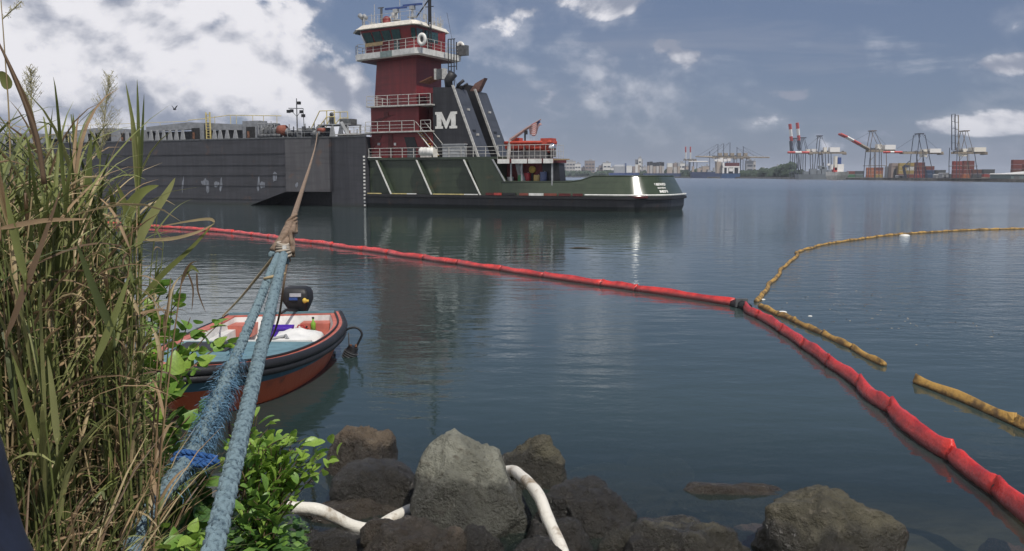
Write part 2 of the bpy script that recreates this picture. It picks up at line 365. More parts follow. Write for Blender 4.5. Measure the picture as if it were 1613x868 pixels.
# pipes, winches and clutter near the barge's stern
for px, w, z, rr in ((414, .5, .9, .42), (421, .4, 1.15, .38), (428, .4, 1.2, .4), (434, .4, .95, .42), (440, .5, .8, .35)):
    a, _ = S(px, 210, 2.4); mb = MB(); mb.tube([(a, 2.2, T+.1), (a, 2.2, T+z+.2), (a+.2, 2.6, T+z+.5), (a+.3, 3.4, T+z+.5)], rr*.6, 8); mb.tube([(a-.4, 2.1, T+.45), (a+.45, 2.1, T+.45)], rr*.6, 8)
    mb.build('vent_pipe', m_greyd, barge, True)
a, _ = S(418, 205, 2.4); mb = MB()
for k in range(6): mb.tube([(a-1+k*.5, 2.3, T+.1), (a-1+k*.5, 2.3, T+2.0+.15*math.sin(k*2))], .05, 5); 
mb.tube([(a-1.1, 2.3, T+1.9), (a+1.8, 2.3, T+1.9)], .05, 5); mb.build('pipe_rack', m_greyp, barge)
a, _ = S(445, 203, 2.5); MB().tube([(a-.45, 2.5, T+1.05), (a+.45, 2.5, T+1.05)], .62, 12).sphere((a, 2.5, T+1.05), .6).build('float_drum', pmat('faded_orange', (.24, .075, .045), .7), barge, True)
for px, py, ww, hh, m in ((432, 208, 1.2, 1.3, m_greyp), (453, 208, 1.0, 1.5, m_greyp), (460, 206, .8, 1.2, m_greyd), (478, 206, .9, 1.5, m_greyp), (484, 209, 1.4, 1.2, m_greyd), (492, 206, 1.2, 1.5, m_greyd), (501, 210, 1.6, 1.1, m_greyp), (508, 208, 1.0, 1.7, m_greyd), (560, 209, .9, .7, m_greyp), (548, 210, 1.2, .6, m_rust)):
    a, _ = S(px, 205, 3.0); mb = MB(); mb.box(a-ww/2, a+ww/2, 2.9, 4.0, T+.14, T+hh*.75); mb.tube([(a-ww*.4, 2.7, T+hh*.6), (a+ww*.4, 2.7, T+hh*.6)], hh*.26, 10); mb.tube([(a+ww*.1, 3.2, T+.1), (a+ww*.1, 3.2, T+hh+.3)], .07, 6)
    mb.build('deck_machinery', m, barge)
a, _ = S(506, 203, 2.0); MB().tube([(a-.4, 2.0, T+.9), (a+.4, 2.0, T+.9)], .3, 12).build('winch_drum', pmat('winch_orange', (.25, .07, .045), .6), barge, True)
MB().tube([(S(500, 212, .6)[0]-.25, .35, T+.14), (S(500, 212, .6)[0]-.25, .35, T+.7)], .16, 10).tube([(S(500, 212, .6)[0]+.35, .38, T+.14), (S(500, 212, .6)[0]+.35, .38, T+.7)], .16, 10).build('mooring_bitts', m_greyd, barge, True)
# platform with yellow rails, gantry
a0, zp = S(500, 196, 2.4); a1, _ = S(548, 196, 2.4)
mb = MB(); mb.box(a0, a1, 2.4, 5.0, zp-.12, zp); 
for q in (a0+.1, (a0+a1)/2, a1-.1):
    mb.box(q-.07, q+.07, 2.42, 2.56, T+.14, zp-.12); mb.box(q-.07, q+.07, 4.8, 4.94, T+.14, zp-.12)
mb.build('work_platform', m_greyp, barge)
a, _ = S(538, 194, 2.2); b_, _ = S(551, 213, 2.2); mb = MB(); mb.box(-.1, .1, -.05, .05, 0, 1); mb = MB(); mb.tube([(a, 2.1, zp+.1), (b_, 2.1, T+.15)], .22, 6); mb.build('loading_chute', m_greyp, barge)
mb = MB(); b0, _ = S(503, 175, 2.4); b1, _ = S(526, 175, 2.4)
for y in (2.45, 4.9):
    mb.tube([(S(488, 200, 2.4)[0], y, T+.9), (b0, y, zp+1.5), (b1, y, zp+1.5), (b1+.1, y, zp)], .06, 6)
    mb.tube([(S(497, 198, 2.4)[0], y, T+.9), (b0+1.0, y, zp+.8), (b1, y, zp+.8)], .06, 6); mb.tube([(b0+1, y, zp), (b0+1, y, zp+1.5)], .06, 6)
mb.build('platform_railing', m_yelpale, barge)
a, _ = S(521, 195, 2.6); mb = MB(); mb.box(a-.2, a+.2, 2.6, 3.1, zp, zp+.9); mb.sphere((a, 2.8, zp+1.1), .25); mb.box(a+1.0, a+2.6, 2.9, 4, zp, zp+.55); mb.build('deck_equipment', m_greyd, barge)
mb = rail(MB(), [(S(549, 205, 2.6)[0], 2.6, T+.14), (-.3, 2.6, T+.14)], 1.05, .03, .8); mb.build('railing', m_rail, barge)
mb = rail(MB(), [(S(452, 214, .4)[0], .5, T+.14), (-5.6, 1.4, T+.14)], 1.0, .022, 1.6, (1, .5)); mb.build('railing', m_greyp, barge)
mb = MB(); zz = S(370, 182, 3.5)[1]
pp = [(S(x, y, 3.5)[0], 3.5, S(x, y, 3.5)[1]) for x, y in ((296, 189.5), (322, 187), (360, 181.5), (443, 182.5))]; mb.tube(pp, .045, 5)
for x in (338, 363, 372, 398, 415, 436): q = S(x, 182.5, 3.5); mb.tube([(q[0], 3.5, q[1]), (q[0], 3.5, 9.0)], .035, 5)
mb.build('handrail', m_yelpale, barge)
mb = MB(); pp = [(S(x, y, 3.5)[0], 3.5, S(x, y, 3.5)[1]) for x, y in ((-20, 200), (120, 198), (296, 191))]; mb.tube(pp, .03, 5)
for x in range(10, 290, 22): q = S(x, 199-(x/290)*6, 3.5); mb.tube([(q[0], 3.5, q[1]), (q[0], 3.5, 9.0)], .025, 5)
mb.build('handrail', m_yelpale, barge)
mb = MB(); a, zt = S(324, 177, OFF-.4); b_, _ = S(330, 177, OFF-.4)
for q in (a, b_): mb.box(q-.05, q+.05, OFF-.45, OFF-.3, T+.13, zt)
for k in range(10): mb.box(a, b_, OFF-.42, OFF-.34, T+.3+k*.32, T+.36+k*.32)
mb.build('ladder', m_yelpale, barge)
mb = MB(); a, zt = S(108, 205, OFF-.4); 
for x in (108, 113, 119): q = S(x, 211, OFF-.4)[0]; mb.box(q-.12, q+.12, OFF-.45, OFF-.3, T+.13, 9.0)
mb.build('ladder', m_yelpale, barge)
# light mast
a, zt = S(467, 155, 2.2); mb = MB(); mb.tube([(a, 2.2, T), (a, 2.2, zt)], [.09, .05], 8); zc = S(467, 170, 2.2)[1]; a2 = S(454.5, 170, 2.2)[0]; a3 = S(477.5, 172, 2.2)[0]
mb.tube([(a2, 2.2, zc), (a3, 2.2, zc-.1)], .05, 6); mb.tube([(a2+.3, 2.2, zc-.2), (a, 2.2, zc-1.0), (a3-.3, 2.2, zc-.3)], .035, 6); mb.tube([(a3, 2.2, zc-.1), (a3+.1, 2.2, T)], .04, 6)
mast = mb.build('light_mast', m_greyd, barge)
for dx, dz in ((a2, -.35), (a2+.45, -.3), (a3-.25, -.45), (a3, -.9), (a+.35, .55), (a3+.05, -2.3)):
    xx = dx; MB().box(xx-.16, xx+.16, 2.02, 2.36, zc+dz-.18, zc+dz+.16).build('floodlight', m_blk, mast)

# ------------------------------------------------------------------ the tug
CY = 6.3
tug = thing('tugboat', 'red and green pusher tug with tall wheelhouse and white M on its black funnel', 'tugboat', (OX, OY, 0), TH)
def outline(i, rr=4.2, x0=.12, bow=False, xs=32.5):
    pts = [(x0, i)] + [(x0+(xs-rr-x0)*k/24, i) for k in range(1, 24)]
    for k in range(0, 13):
        a = PI/2*k/12; pts.append((xs-rr+(rr-i)*math.sin(a), rr-(rr-i)*math.cos(a)))
    n = len(pts); pts += [(x+ (0), 2*CY-y) for x, y in reversed(pts)]
    for k, (x, y) in enumerate(pts):   # a slightly bowed transom
        if x > xs-1.5: pts[k] = (x + .5*(1-((y-CY)/CY)**2), y)
    return pts
rings = [[(x, y, z) for x, y in outline(i)] for i, z in ((.55, -1.2), (.25, .1), (.12, .5), (.10, 1.2))]
MB().loft(rings).build('hull', m_black, tug)
rings = [[(x, y, z) for x, y in outline(i)] for i, z in ((.12, 1.16), (-.16, 1.22), (-.16, 1.44), (.1, 1.5))]
MB().loft(rings).build('rubbing_strake', m_blk, tug)
MB().prism([(-4, 4.6), (.12, 3.4), (.12, 9.2), (-4, 8)], -1, 5.2).build('bow', m_black, tug)
# stern bulwark with sloping sides
def hb(x): 
    if x < 24: return 2.86
    if x > 26.2: return 3.42
    q = (x-24)/2.2; return 2.86+.56*q*q*(3-2*q)
mb = MB(); base = [q for q in outline(.12) if q[0] > 15]
def inset(x, i0, i1): q = max(0, min(1, (x-18)/9)); return i0+(i1-i0)*q
tops = [(outline(inset(o[0], .14, 1.22))[k+0]) for k, o in enumerate(outline(.12))]
base_all = outline(.12); idx = [k for k, o in enumerate(base_all) if o[0] > 16.4]
outer0 = [(base_all[k][0], base_all[k][1], 1.5) for k in idx]; outer1 = [(tops[k][0], tops[k][1], hb(base_all[k][0])) for k in idx]
cx_, cy_ = 24, CY
def inw(p, d): v = Vector((cx_-p[0], cy_-p[1], 0)); v.x = 0 if p[0] < 27 else v.x; v.normalize(); return (p[0]+v.x*d, p[1]+v.y*d, p[2])
inner1 = [inw(p, .14) for p in outer1]; inner0 = [inw(p, .14) for p in outer0]
mb.loft([outer0, outer1], cap=False, closed=False); mb.loft([outer1, inner1], cap=False, closed=False); mb.loft([inner1, inner0], cap=False, closed=False)
bul = mb.build('bulwark', m_greeng, tug, True)
mb = MB(); mb.tube(outer1, .07, 8); mb.build('cap_rail', m_green, bul, True)
# flush coloured strips above the strake
strip = [(765, 778, m_dred), (778, 790, pmat('red_strip', (.40, .05, .04), .5)), (792, 812, m_blk), (818, 832, pmat('brown_strip', (.22, .06, .04), .6)), (833, 856, m_white), (857, 877, pmat('brown_strip', (.22, .06, .04), .6)), (880, 899, m_dred), (902, 918, m_dred)]
for a, b, m in strip:
    x0 = S(a, 307, -.1)[0]; x1 = S(b, 307, -.1)[0]; MB().box(x0, x1-.05, -.12, .02, 1.50, 1.74).build('fender_strip', m, tug)
x0 = S(921, 310, -.1)[0]; ol = [q for q in outline(-.06) if q[0] > x0 and q[1] < 12]
MB().tube([(x0, -.06, 1.62)]+[(x, y, 1.62) for x, y in ol], .085, 6).build('white_moulding', m_white, tug)
mb = MB()
for a, b, m in ((579, 600, m_yelpale), (617, 640, m_yelpale), (641, 655, m_white), (682, 730, m_yelpale), (731, 752, m_white)):
    x0 = S(a, 305, -.1)[0]; x1 = S(b, 305, -.1)[0]; MB().box(x0, x1, -.12, .02, 1.50, 1.60).build('fender_strip', m, tug)
MB().box(.13, .13+S(598, 249, 0)[0]-.3, .36, .6, 5.365, 5.46).build('deck_edge_strip', m_white, tug)
# raised side wall with fins
for yy0, yy1 in ((.7, .85), (2*CY-.85, 2*CY-.7)):
    MB().prismy([(.15, 1.45), (16.9, 1.45), (16.9, 2.86), (15.5, 5.1), (.15, 5.1)], yy0, yy1).build('side_wall', m_green, tug)
MB().prismy([(14.3, 1.45), (16.9, 1.45), (16.9, 2.86), (15.45, 5.1), (14.3, 5.1), (12.6, 5.1)], .14, .7).build('side_wall', m_green, tug)
MB().box(.15, 16, .86, 2*CY-.86, 1.45, 5.0).build('engine_casing', m_green, tug)
for xa, xb in ((1.52, 3.35), (6.59, 8.4), (12.29, 14.2)):
    f = MB().prismy([(xa-.06, 5.08), (xb-.06, 1.5), (xb+.06, 1.5), (xa+.06, 5.08)], .02, .7).build('fin', m_green, tug)
    MB().prismy([(xa-.08, 5.09), (xb-.08, 1.5), (xb+.08, 1.5), (xa+.08, 5.09)], -.05, .02).build('edge_strip', m_white, f)
MB().prismy([(15.45, 5.1), (16.85, 2.88), (17.0, 2.88), (15.6, 5.1)], .08, .2).build('edge_strip', m_greyp, tug)
# decks
MB().box(.15, 16.0, .42, 2*CY-.42, 5.12, 5.36).build('main_deck', m_green, tug)
MB().box(.0, 8.2, .2, 12.2, 8.0, 8.14).build('upper_deck', m_rail, tug)
MB().box(.15, 8.3, .2, 12.2, 10.72, 10.86).build('upper_deck', m_rail, tug)
a = -5.2; MB().box(a, .0, 1.6, 3.0, 7.95, 8.06).build('gangway', m_rail, tug)
# deckhouses
h1 = MB().box(.2, 8.0, 1.0, 11.4, 5.36, 8.0).build('deckhouse', m_red, tug)
h2 = MB().box(.2, 6.3, 1.0, 11.4, 8.14, 10.72).build('deckhouse', m_red, tug)
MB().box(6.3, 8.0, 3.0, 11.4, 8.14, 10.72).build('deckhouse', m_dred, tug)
def dpoly(par, pts, off, m, name='door', t_=.06):
    MB().prismy([S(x, y, off) for x, y in pts][::-1], off-t_, off).build(name, m, par)
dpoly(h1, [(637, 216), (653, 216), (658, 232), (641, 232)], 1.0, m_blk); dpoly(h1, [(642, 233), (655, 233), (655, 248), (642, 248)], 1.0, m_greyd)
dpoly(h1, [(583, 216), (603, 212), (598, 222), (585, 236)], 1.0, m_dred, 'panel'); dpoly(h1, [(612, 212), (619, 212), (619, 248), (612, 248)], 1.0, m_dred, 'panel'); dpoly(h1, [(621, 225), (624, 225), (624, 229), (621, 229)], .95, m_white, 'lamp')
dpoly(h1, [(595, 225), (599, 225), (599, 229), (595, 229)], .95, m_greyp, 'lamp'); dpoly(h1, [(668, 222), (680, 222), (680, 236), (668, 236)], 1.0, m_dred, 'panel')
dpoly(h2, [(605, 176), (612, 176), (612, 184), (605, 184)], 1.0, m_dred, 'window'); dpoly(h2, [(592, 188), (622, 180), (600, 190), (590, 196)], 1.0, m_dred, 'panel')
# tower, tapering upward
def ring(x0, x1, y0, y1, z): return [(x0, y0, z), (x1, y0, z), (x1, y1, z), (x0, y1, z)]
tpts = [(590, 5.2, 0), (656, 3.8, 0), (None, 8.8, 0), (None, 7.4, 0)]
def towring(z, y_, xl, xr):
    a_, b_ = S(xl, y_, 5.2)[0], S(xr, y_, 3.8)[0]; return [(a_, 5.2, z), (b_, 3.8, z), (b_+.15, 8.8, z), (a_, 7.4, z)]
tw = MB().loft([towring(10.86, 165, 589, 656), towring(16.3, 90, 593.5, 655.5)]).build('tower', m_red, tug)
MB().box(5.2, 7.6, 4.4, 8.6, 10.86, 12.4).build('vent_house', m_dred, tug)
MB().prismy([(5.05, 13.4), (6.5, 13.9), (6.5, 14.0), (5.05, 13.5)], 3.2, 5.2).build('awning', m_rust, tug)
# wheelhouse walkway
wk = [(-4.3, 4.5), (-3.4, 3.6), (5.4, 1.7), (6.1, 1.9), (6.4, 9.9), (5.5, 10.6), (-3.4, 9.2), (-4.3, 8.3)]
def poly_scale(pts, k): cx = sum(p[0] for p in pts)/len(pts); cy = sum(p[1] for p in pts)/len(pts); return [(cx+(x-cx)*k, cy+(y-cy)*k) for x, y in pts]
MB().loft([[(x, y, 16.22) for x, y in poly_scale(wk, .9)], [(x, y, 16.32) for x, y in poly_scale(wk, .99)], [(x, y, 16.92) for x, y in wk]]).build('walkway', m_white, tug)
MB().prism(poly_scale(wk, .88), 16.18, 16.26).build('walkway_underside', m_dred, tug)
dpolys = [(616, 82), (633, 80)]
rk = poly_scale(wk, .985); mb = rail(MB(), [(x, y, 16.92) for x, y in rk+[rk[0]]], 1.05, .028, 1.3); mb.build('railing', m_rail, tug)
wh = [(-3.0, 4.7), (-2.2, 3.8), (4.3, 2.9), (4.75, 3.2), (4.9, 8.9), (4.3, 9.3), (-2.2, 8.4), (-3.0, 7.6)]
wh2 = [(x*1.02-(.5 if x < 0 else 0), CY+(y-CY)*1.06-.25) for x, y in wh]
wheel = MB().loft([[(x, y, 16.92) for x, y in wh], [(x, y, 18.0) for x, y in wh], [(x, y, 19.45) for x, y in wh2]]).build('wheelhouse', m_red, tug)
def wallquad(p0, p1, q0, q1, u0, u1, v0, v1, t_=.05):   # a pane lying 4 cm proud of a sloping wall
    a, b, c, d = map(Vector, (p0, p1, q0, q1))
    f = lambda u, v: (a.lerp(b, u)).lerp(c.lerp(d, u), v)
    vs = [f(u0, v0), f(u1, v0), f(u1, v1), f(u0, v1)]; n = (vs[1]-vs[0]).cross(vs[3]-vs[0]).normalized()
    return MB().add([p+n*t_ for p in vs]+[p-n*.02 for p in vs], [(0,1,2,3),(7,6,5,4),(0,4,5,1),(1,5,6,2),(2,6,7,3),(3,7,4,0)])
for i in range(8):
    a, b = wh[i], wh[(i+1) % 8]; c, d = wh2[i], wh2[(i+1) % 8]
    L_ = math.dist(a, b); n = 1 if L_ < 1.5 else (5 if L_ > 6 else 4)
    if i in (0, 2): n = 1
    for k in range(n):
        if i == 1 and k == 4: continue
        if i == 3 and k == 3: continue
        wallquad((*a, 18.0), (*b, 18.0), (*c, 19.45), (*d, 19.45), (k+.07)/n, (k+.93)/n, .04, .80).build('window', m_glass, wheel)
wallquad((*wh[1], 16.92), (*wh[2], 16.92), (*wh[1], 18), (*wh[2], 18), .62, .74, .05, .97).build('door', m_glass, wheel)
wallquad((*wh[3], 16.92), (*wh[4], 16.92), (*wh[3], 18), (*wh[4], 18), .30, .45, .05, .97).build('door', m_dred, wheel)
wallquad((*wk[1], 16.95), (*wk[2], 16.95), (*wk[1], 18), (*wk[2], 18), .16, .46, .62, .98, .04).build('reflection_band', m_tan, tug)  # tan reflection put in as a solid coloured band along the walkway rail
wallquad((*wk[1], 16.22), (*wk[2], 16.22), (*wk[1], 16.92), (*wk[2], 16.92), .42, .62, .06, .98, .03).build('fascia_panel', pmat('grey_green_panel', (.20, .26, .25), .6), tug)  # grey green panel set on the walkway edge
rf = [(-4.9, 4.9), (-3.2, 3.1), (4.9, 2.2), (5.4, 2.7), (5.0, 9.7), (4.4, 10.2), (-3.2, 9.6), (-4.9, 7.6)]
MB().loft([[(x, y, 19.45) for x, y in poly_scale(rf, .97)], [(x, y, 19.5) for x, y in rf], [(x*.86+.35, CY+(y-CY)*.94, 19.95) for x, y in rf], [(x*.84+.35, CY+(y-CY)*.92, 19.98) for x, y in rf]]).build('roof', m_cream, tug)
MB().prism(poly_scale(rf, .95), 19.40, 19.46).build('roof_underside', m_greyd, tug)
rr_ = [(x*.80+.35, CY+(y-CY)*.9, 19.98) for x, y in rf]
rail(MB(), rr_+[rr_[0]], .95, .022, 1.3, (1, .55)).build('railing', m_rail, tug)
# things fixed on the roof
def RP(px, ly, z=19.98): # along-ship position for a photo column
    return S(px, 30, ly)[0]
mb = MB(); x = RP(571, 4.5); mb.tube([(x, 4.5, 19.98), (x, 4.5, 21.0)], .05, 6); mb.tube([(x-.35, 4.4, 21.35), (x+.1, 4.4, 21.0)], .26, 10); mb.tube([(x+.3, 4.5, 20), (x+.3, 4.5, 21.2)], .04, 6); mb.tube([(x+.25, 4.4, 21.3), (x+.65, 4.4, 20.9)], .2, 10); mb.build('searchlight', m_greyp, tug, True)
x = RP(609, 5); MB().tube([(x, 5, 19.98), (x, 5, 20.6)], .48, 14).sphere((x, 5, 20.6), .48, 14, 8).build('radome', m_inred, tug, True)
x = RP(622, 5.5); MB().tube([(x, 5.5, 19.98), (x, 5.5, 21.2)], .10, 8).box(x-.28, x+.28, 5.3, 5.7, 20.9, 21.5).tube([(x-.6, 5.5, 19.98), (x-.6, 5.5, 21.1)], .13, 8).build('camera_post', m_white, tug)
x = RP(601, 4.6); MB().box(x-.09, x+.09, 4.5, 4.7, 19.98, 22.0).box(x-.45, x+.3, 4.55, 4.65, 21.9, 22.0).build('antenna_post', m_greyd, tug)
for px0, px1, py, ly in ((607, 640, 14.5, 4.9), (635, 664, 9, 4.2)):
    x0, z0 = S(px0, py, ly); x1, z1 = S(px1, py, ly); xm = (x0+x1)/2
    o = MB().tube([(xm, ly, 19.98), (xm, ly, z0-.25)], .14, 8).box(xm-.25, xm+.25, ly-.25, ly+.25, z0-.5, z0-.12).box(xm-.5, xm+.5, ly-.3, ly+.3, 20.5, 20.6).build('radar_post', m_greyp, tug)
    MB().prism([(x0, ly-.1), (x1, ly-.1), (x1, ly+.15), (x0, ly+.15)], z0-.1, z0+.1).build('scanner_bar', m_blue, o)
x0, zt = S(676, -60, 5.0); mm = MB(); 
for dx, dy in ((-.16, 0), (.16, 0), (0, .28)): mm.tube([(x0+dx, 5+dy, 16.95), (x0+dx*.8, 5+dy*.8, zt)], .06, 6)
for k in range(18): z = 17.2+k*.5; mm.tube([(x0-.16, 5, z), (x0+.16, 5, z+.25), (x0, 5.28, z+.5)], .035, 5)
mm.tube([(x0, 5, 20), (x0, 5, zt)], .10, 6); mm.tube([(S(655, 25, 5)[0], 5, 20.6), (x0, 5, 22.5)], .07, 6)
for z, w in ((21.6, .5), (22.8, .9), (24.0, .7)): mm.box(x0-w, x0+w, 4.95, 5.05, z, z+.08)
mm.build('mast', m_blk, tug)
for px, ly, zt_ in ((630, 5.2, 24.5), (668, 3.2, 25), (671, 7, 25), (684, 8, 21.6), (690, 8.5, 21.2), (585, 5, 21.5), (590, 5.5, 22.6), (694, 8.8, 21.3), (595, 6, 21.4), (648, 6, 21.1)):
    x = RP(px, ly); MB().tube([(x, ly, 19.98), (x, ly, zt_)], .035, 5).box(x-.1, x+.1, ly-.1, ly+.1, 19.98, 20.5).build('aerial', m_rail, tug)
mm = MB(); 
for px, py0, py1 in ((706, 140, 62), (710.5, 140, 62), (715, 140, 62), (719, 110, 66)): 
    x, z1 = S(px, py1, 6); mm.tube([(x, 6, S(px, py0, 6)[1]), (x, 6, z1)], .055, 6)
mm.tube([(S(706, 62, 6)[0], 6, S(706, 62, 6)[1]), (S(717, 62, 6)[0], 6, S(706, 62, 6)[1])], .05, 6); mm.tube([(S(706, 105, 6)[0], 6, S(706, 105, 6)[1]), (S(718, 105, 6)[0], 6, S(706, 105, 6)[1])], .05, 6)
mm.build('exhaust_pipes', m_blk, tug)
mm = MB(); x, z = S(714, 90, 6); mm.tube([(x, 6, z), (S(717, 125, 6)[0], 6, S(717, 125, 6)[1]), (S(722, 140, 6)[0], 6, 12.6)], .02, 4); x, z = S(704, 30, 6); mm.tube([(x, 6, S(704, 20, 6)[1]), (S(712, 60, 6)[0], 6, S(712, 62, 6)[1])], .02, 4); mm.build('stay_wire', m_blk, tug)
x0, z0 = S(686, 125, 3.4); x1, z1 = S(698, 108, 3.4); o = MB().box(x0, x1, 3.4, 4.2, z0, z1).build('air_unit', m_greyd, tug); MB().box(x0-.12, x0+.1, 3.3, 4.1, z0-.03, z1+.03).box(x1-.1, x1+.12, 3.3, 4.1, z0-.03, z1+.03).build('frame', m_rail, o)
# stairs
for y in (.45, 1.0):
    pass
xa, za = S(658, 205, .6); xb, zb = S(690, 248, .6)
st = MB().tube([(xa, .45, 8.1), (xb, .45, 5.4)], .06, 4).tube([(xa, 1.0, 8.1), (xb, 1.0, 5.4)], .06, 4).tube([(xa-.15, .45, 9.1), (xb, .45, 6.35), (xb, .45, 5.4)], .035, 5).tube([(xa+.6, .98, 9.1), (xb+.7, .98, 6.35)], .035, 5).build('stair', m_rail, tug)
for k in range(9): u = (k+.5)/9; MB().box(xa+(xb-xa)*u-.14, xa+(xb-xa)*u+.14, .45, 1.0, 8.1-2.7*u-.03, 8.1-2.7*u+.03).build('step', m_yel, st)
# railings
rail(MB(), [(.2, .48, 5.36), (16, .48, 5.36)], 1.0, .03, 1.5).build('railing', m_rail, tug)
rail(MB(), [(0, .26, 8.14), (6.2, .26, 8.14)], 1.05, .03, 1.45).build('railing', m_rail, tug)
rail(MB(), [(7.0, .26, 8.14), (8.2, .26, 8.14)], 1.05, .03, 1.2).build('railing', m_rail, tug)
rail(MB(), [(.2, 12, 10.86), (.2, .26, 10.86), (8.2, .26, 10.86)], 1.05, .03, 1.45).build('railing', m_rail, tug)
# funnels
def funnel(y0, y1, letter):
    f = MB().prismy([(8.08, 5.36), (13.35, 5.36), (10.4, 12.5), (8.08, 12.6)], y0, y1).build('funnel', m_black, tug)
    def slx(z): return 13.35+(10.4-13.35)*(z-5.36)/(12.5-5.36)
    MB().add([(slx(5.4)+.05, y0+.2, 5.4), (slx(5.4)+.05, y1-.02, 5.4), (slx(12.4)+.05, y1-.02, 12.4), (slx(12.4)+.05, y0+.2, 12.4)] + [(slx(5.4)-.04, y0+.2, 5.4), (slx(5.4)-.04, y1-.02, 5.4), (slx(12.4)-.04, y1-.02, 12.4), (slx(12.4)-.04, y0+.2, 12.4)], [(0,1,2,3),(7,6,5,4),(0,4,5,1),(1,5,6,2),(2,6,7,3),(3,7,4,0)]).build('back_panel', m_dgrey, f)
    MB().prismy([(13.28, 5.37), (13.52, 5.37), (10.56, 12.72), (10.32, 12.72)], y0-.05, y0+.12).build('edge_strip', m_rail, f)
    for z in (10.2, 7.6): MB().box(slx(z)+.04, slx(z)+.14, y0+1.3, y0+1.8, z, z+.22).build('lamp', m_rail, f)
    MB().box(slx(8)+.03, slx(8)+.09, y0+.9, y0+1.5, 6.4, 8.2).build('access_door', m_black, f)
    if letter:
        # block M with slab serifs, drawn in the ship's side plane
        w, h_ = 1.0, 1.0
        pts = [(0,0),(.36,0),(.36,.15),(.29,.15),(.29,.62),(.49,0),(.55,0),(.76,.62),(.76,.15),(.68,.15),(.68,0),(1.04,0),(1.04,.15),(.97,.15),(.97,.85),(1.04,.85),(1.04,1),(.74,1),(.52,.38),(.30,1),(0,1),(0,.85),(.07,.85),(.07,.15),(0,.15)]
        ax, az_ = S(686, 203, 1); bx, bz = S(720, 175.5, 1)
        o = MB().prismy([(ax+(bx-ax)*u/1.04, az_+(bz-az_)*v) for u, v in pts][::-1], y0-.05, y0).build('letter', m_white, f)
        o['label'] = 'white block letter M'
    return f
f1 = funnel(1.0, 3.9, True); f2 = funnel(5.7, 8.5, False)
x, z = S(706, 140, 1.6); MB().tube([(x, 1.8, 12.5), (x-.1, 1.8, 13.3), (x+.5, 1.8, 14.0)], [.42, .45, .5], 12).build('exhaust_elbow', m_blk, f1, True)
x, z = S(716, 140, 2.0); MB().tube([(x, 2.5, 12.5), (x+.2, 2.5, 12.9), (x+.8, 2.5, 13.3)], .18, 8).tube([(x+.4, 3, 12.5), (x+.6, 3, 12.8), (x+1.0, 3, 13.0)], .14, 8).build('exhaust_elbow', m_blk, f1, True)
x = 9.7; MB().prismy([(x-.2, 12.5), (x+.9, 12.5), (x+1.7, 13.9), (x+.5, 13.35)], 6.2, 6.9).build('exhaust_cowl', pmat('rusted_cowl', (.20, .11, .09), .8, var=.4), f2)
MB().box(8.3, 9.6, 6, 7, 12.5, 13.2).build('exhaust_box', m_blk, f2)
# locker and white canister
x0, z0 = S(697, 249, .5); x1, z1 = S(733, 228, .5)
t_ = tag(MB().box(x0, x1-.1, .5, 1.9, 5.36, z1).box(x0-.05, x1-.02, .42, 1.95, z1, z1+.12).build('deck_locker', [m_greyp], None), 'grey steel locker behind the tug rail below the letter M', 'locker')
t_.location = (OX, OY, 0); t_.rotation_euler = (0, 0, TH)
x0, _ = S(662, 242, .6); x1, _ = S(684, 242, .6); r0 = MB().tube([(x0, .62, 5.95), (x0+.15, .62, 5.95), (x1-.15, .62, 5.95), (x1, .62, 5.95)], [.40, .46, .46, .40], 14)
for k in range(4): q = x0+(x1-x0)*(k+.5)/4; r0.tube([(q-.04, .62, 5.95), (q+.04, .62, 5.95)], .49, 14)
can = thing('life_raft_canister', 'ribbed white life raft canister at the foot of the yellow stair', 'life raft', (OX, OY, 0), TH)
r0.build('canister', m_white, can, True); MB().box(x0+.2, x1-.2, .3, .9, 5.36, 5.55).box(x1, x1+.5, .35, .45, 5.36, 6.2).build('cradle', m_cream, can)
# aft bridge deck and the open space under it
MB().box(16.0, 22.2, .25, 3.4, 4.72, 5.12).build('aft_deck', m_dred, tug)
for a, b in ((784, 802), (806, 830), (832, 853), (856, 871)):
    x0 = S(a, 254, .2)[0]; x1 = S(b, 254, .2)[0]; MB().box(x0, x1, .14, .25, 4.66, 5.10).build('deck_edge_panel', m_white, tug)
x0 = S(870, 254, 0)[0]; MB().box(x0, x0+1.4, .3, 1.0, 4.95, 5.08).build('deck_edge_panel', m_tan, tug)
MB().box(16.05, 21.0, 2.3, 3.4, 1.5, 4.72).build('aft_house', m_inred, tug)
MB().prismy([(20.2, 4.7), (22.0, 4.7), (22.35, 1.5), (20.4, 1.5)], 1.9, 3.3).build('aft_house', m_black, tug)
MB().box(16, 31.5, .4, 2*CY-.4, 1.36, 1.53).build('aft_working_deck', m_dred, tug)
for q in (17.4, 18.6, 21.9): MB().box(q-.07, q+.07, .5, .64, 1.5, 4.72).build('deck_support', m_greyp, tug)
MB().prismy([(18.0, 4.7), (18.15, 4.7), (19.3, 1.5), (19.1, 1.5)], .9, 1.1).build('deck_support', m_greyp, tug); MB().prismy([(17.5, 4.6), (17.85, 4.6), (18.7, 1.5), (18.3, 1.5)], 1.3, 1.9).build('ladder', m_greyp, tug)
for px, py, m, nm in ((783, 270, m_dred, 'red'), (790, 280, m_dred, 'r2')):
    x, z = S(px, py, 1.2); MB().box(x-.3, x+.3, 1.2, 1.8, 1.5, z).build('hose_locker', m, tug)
def shipthing(name, label, cat, x, y, z, group=None):
    q = Vector((OX+x*UX+y*VX, OY+x*UY+y*VY, z)); return thing(name, label, cat, q, TH, group)
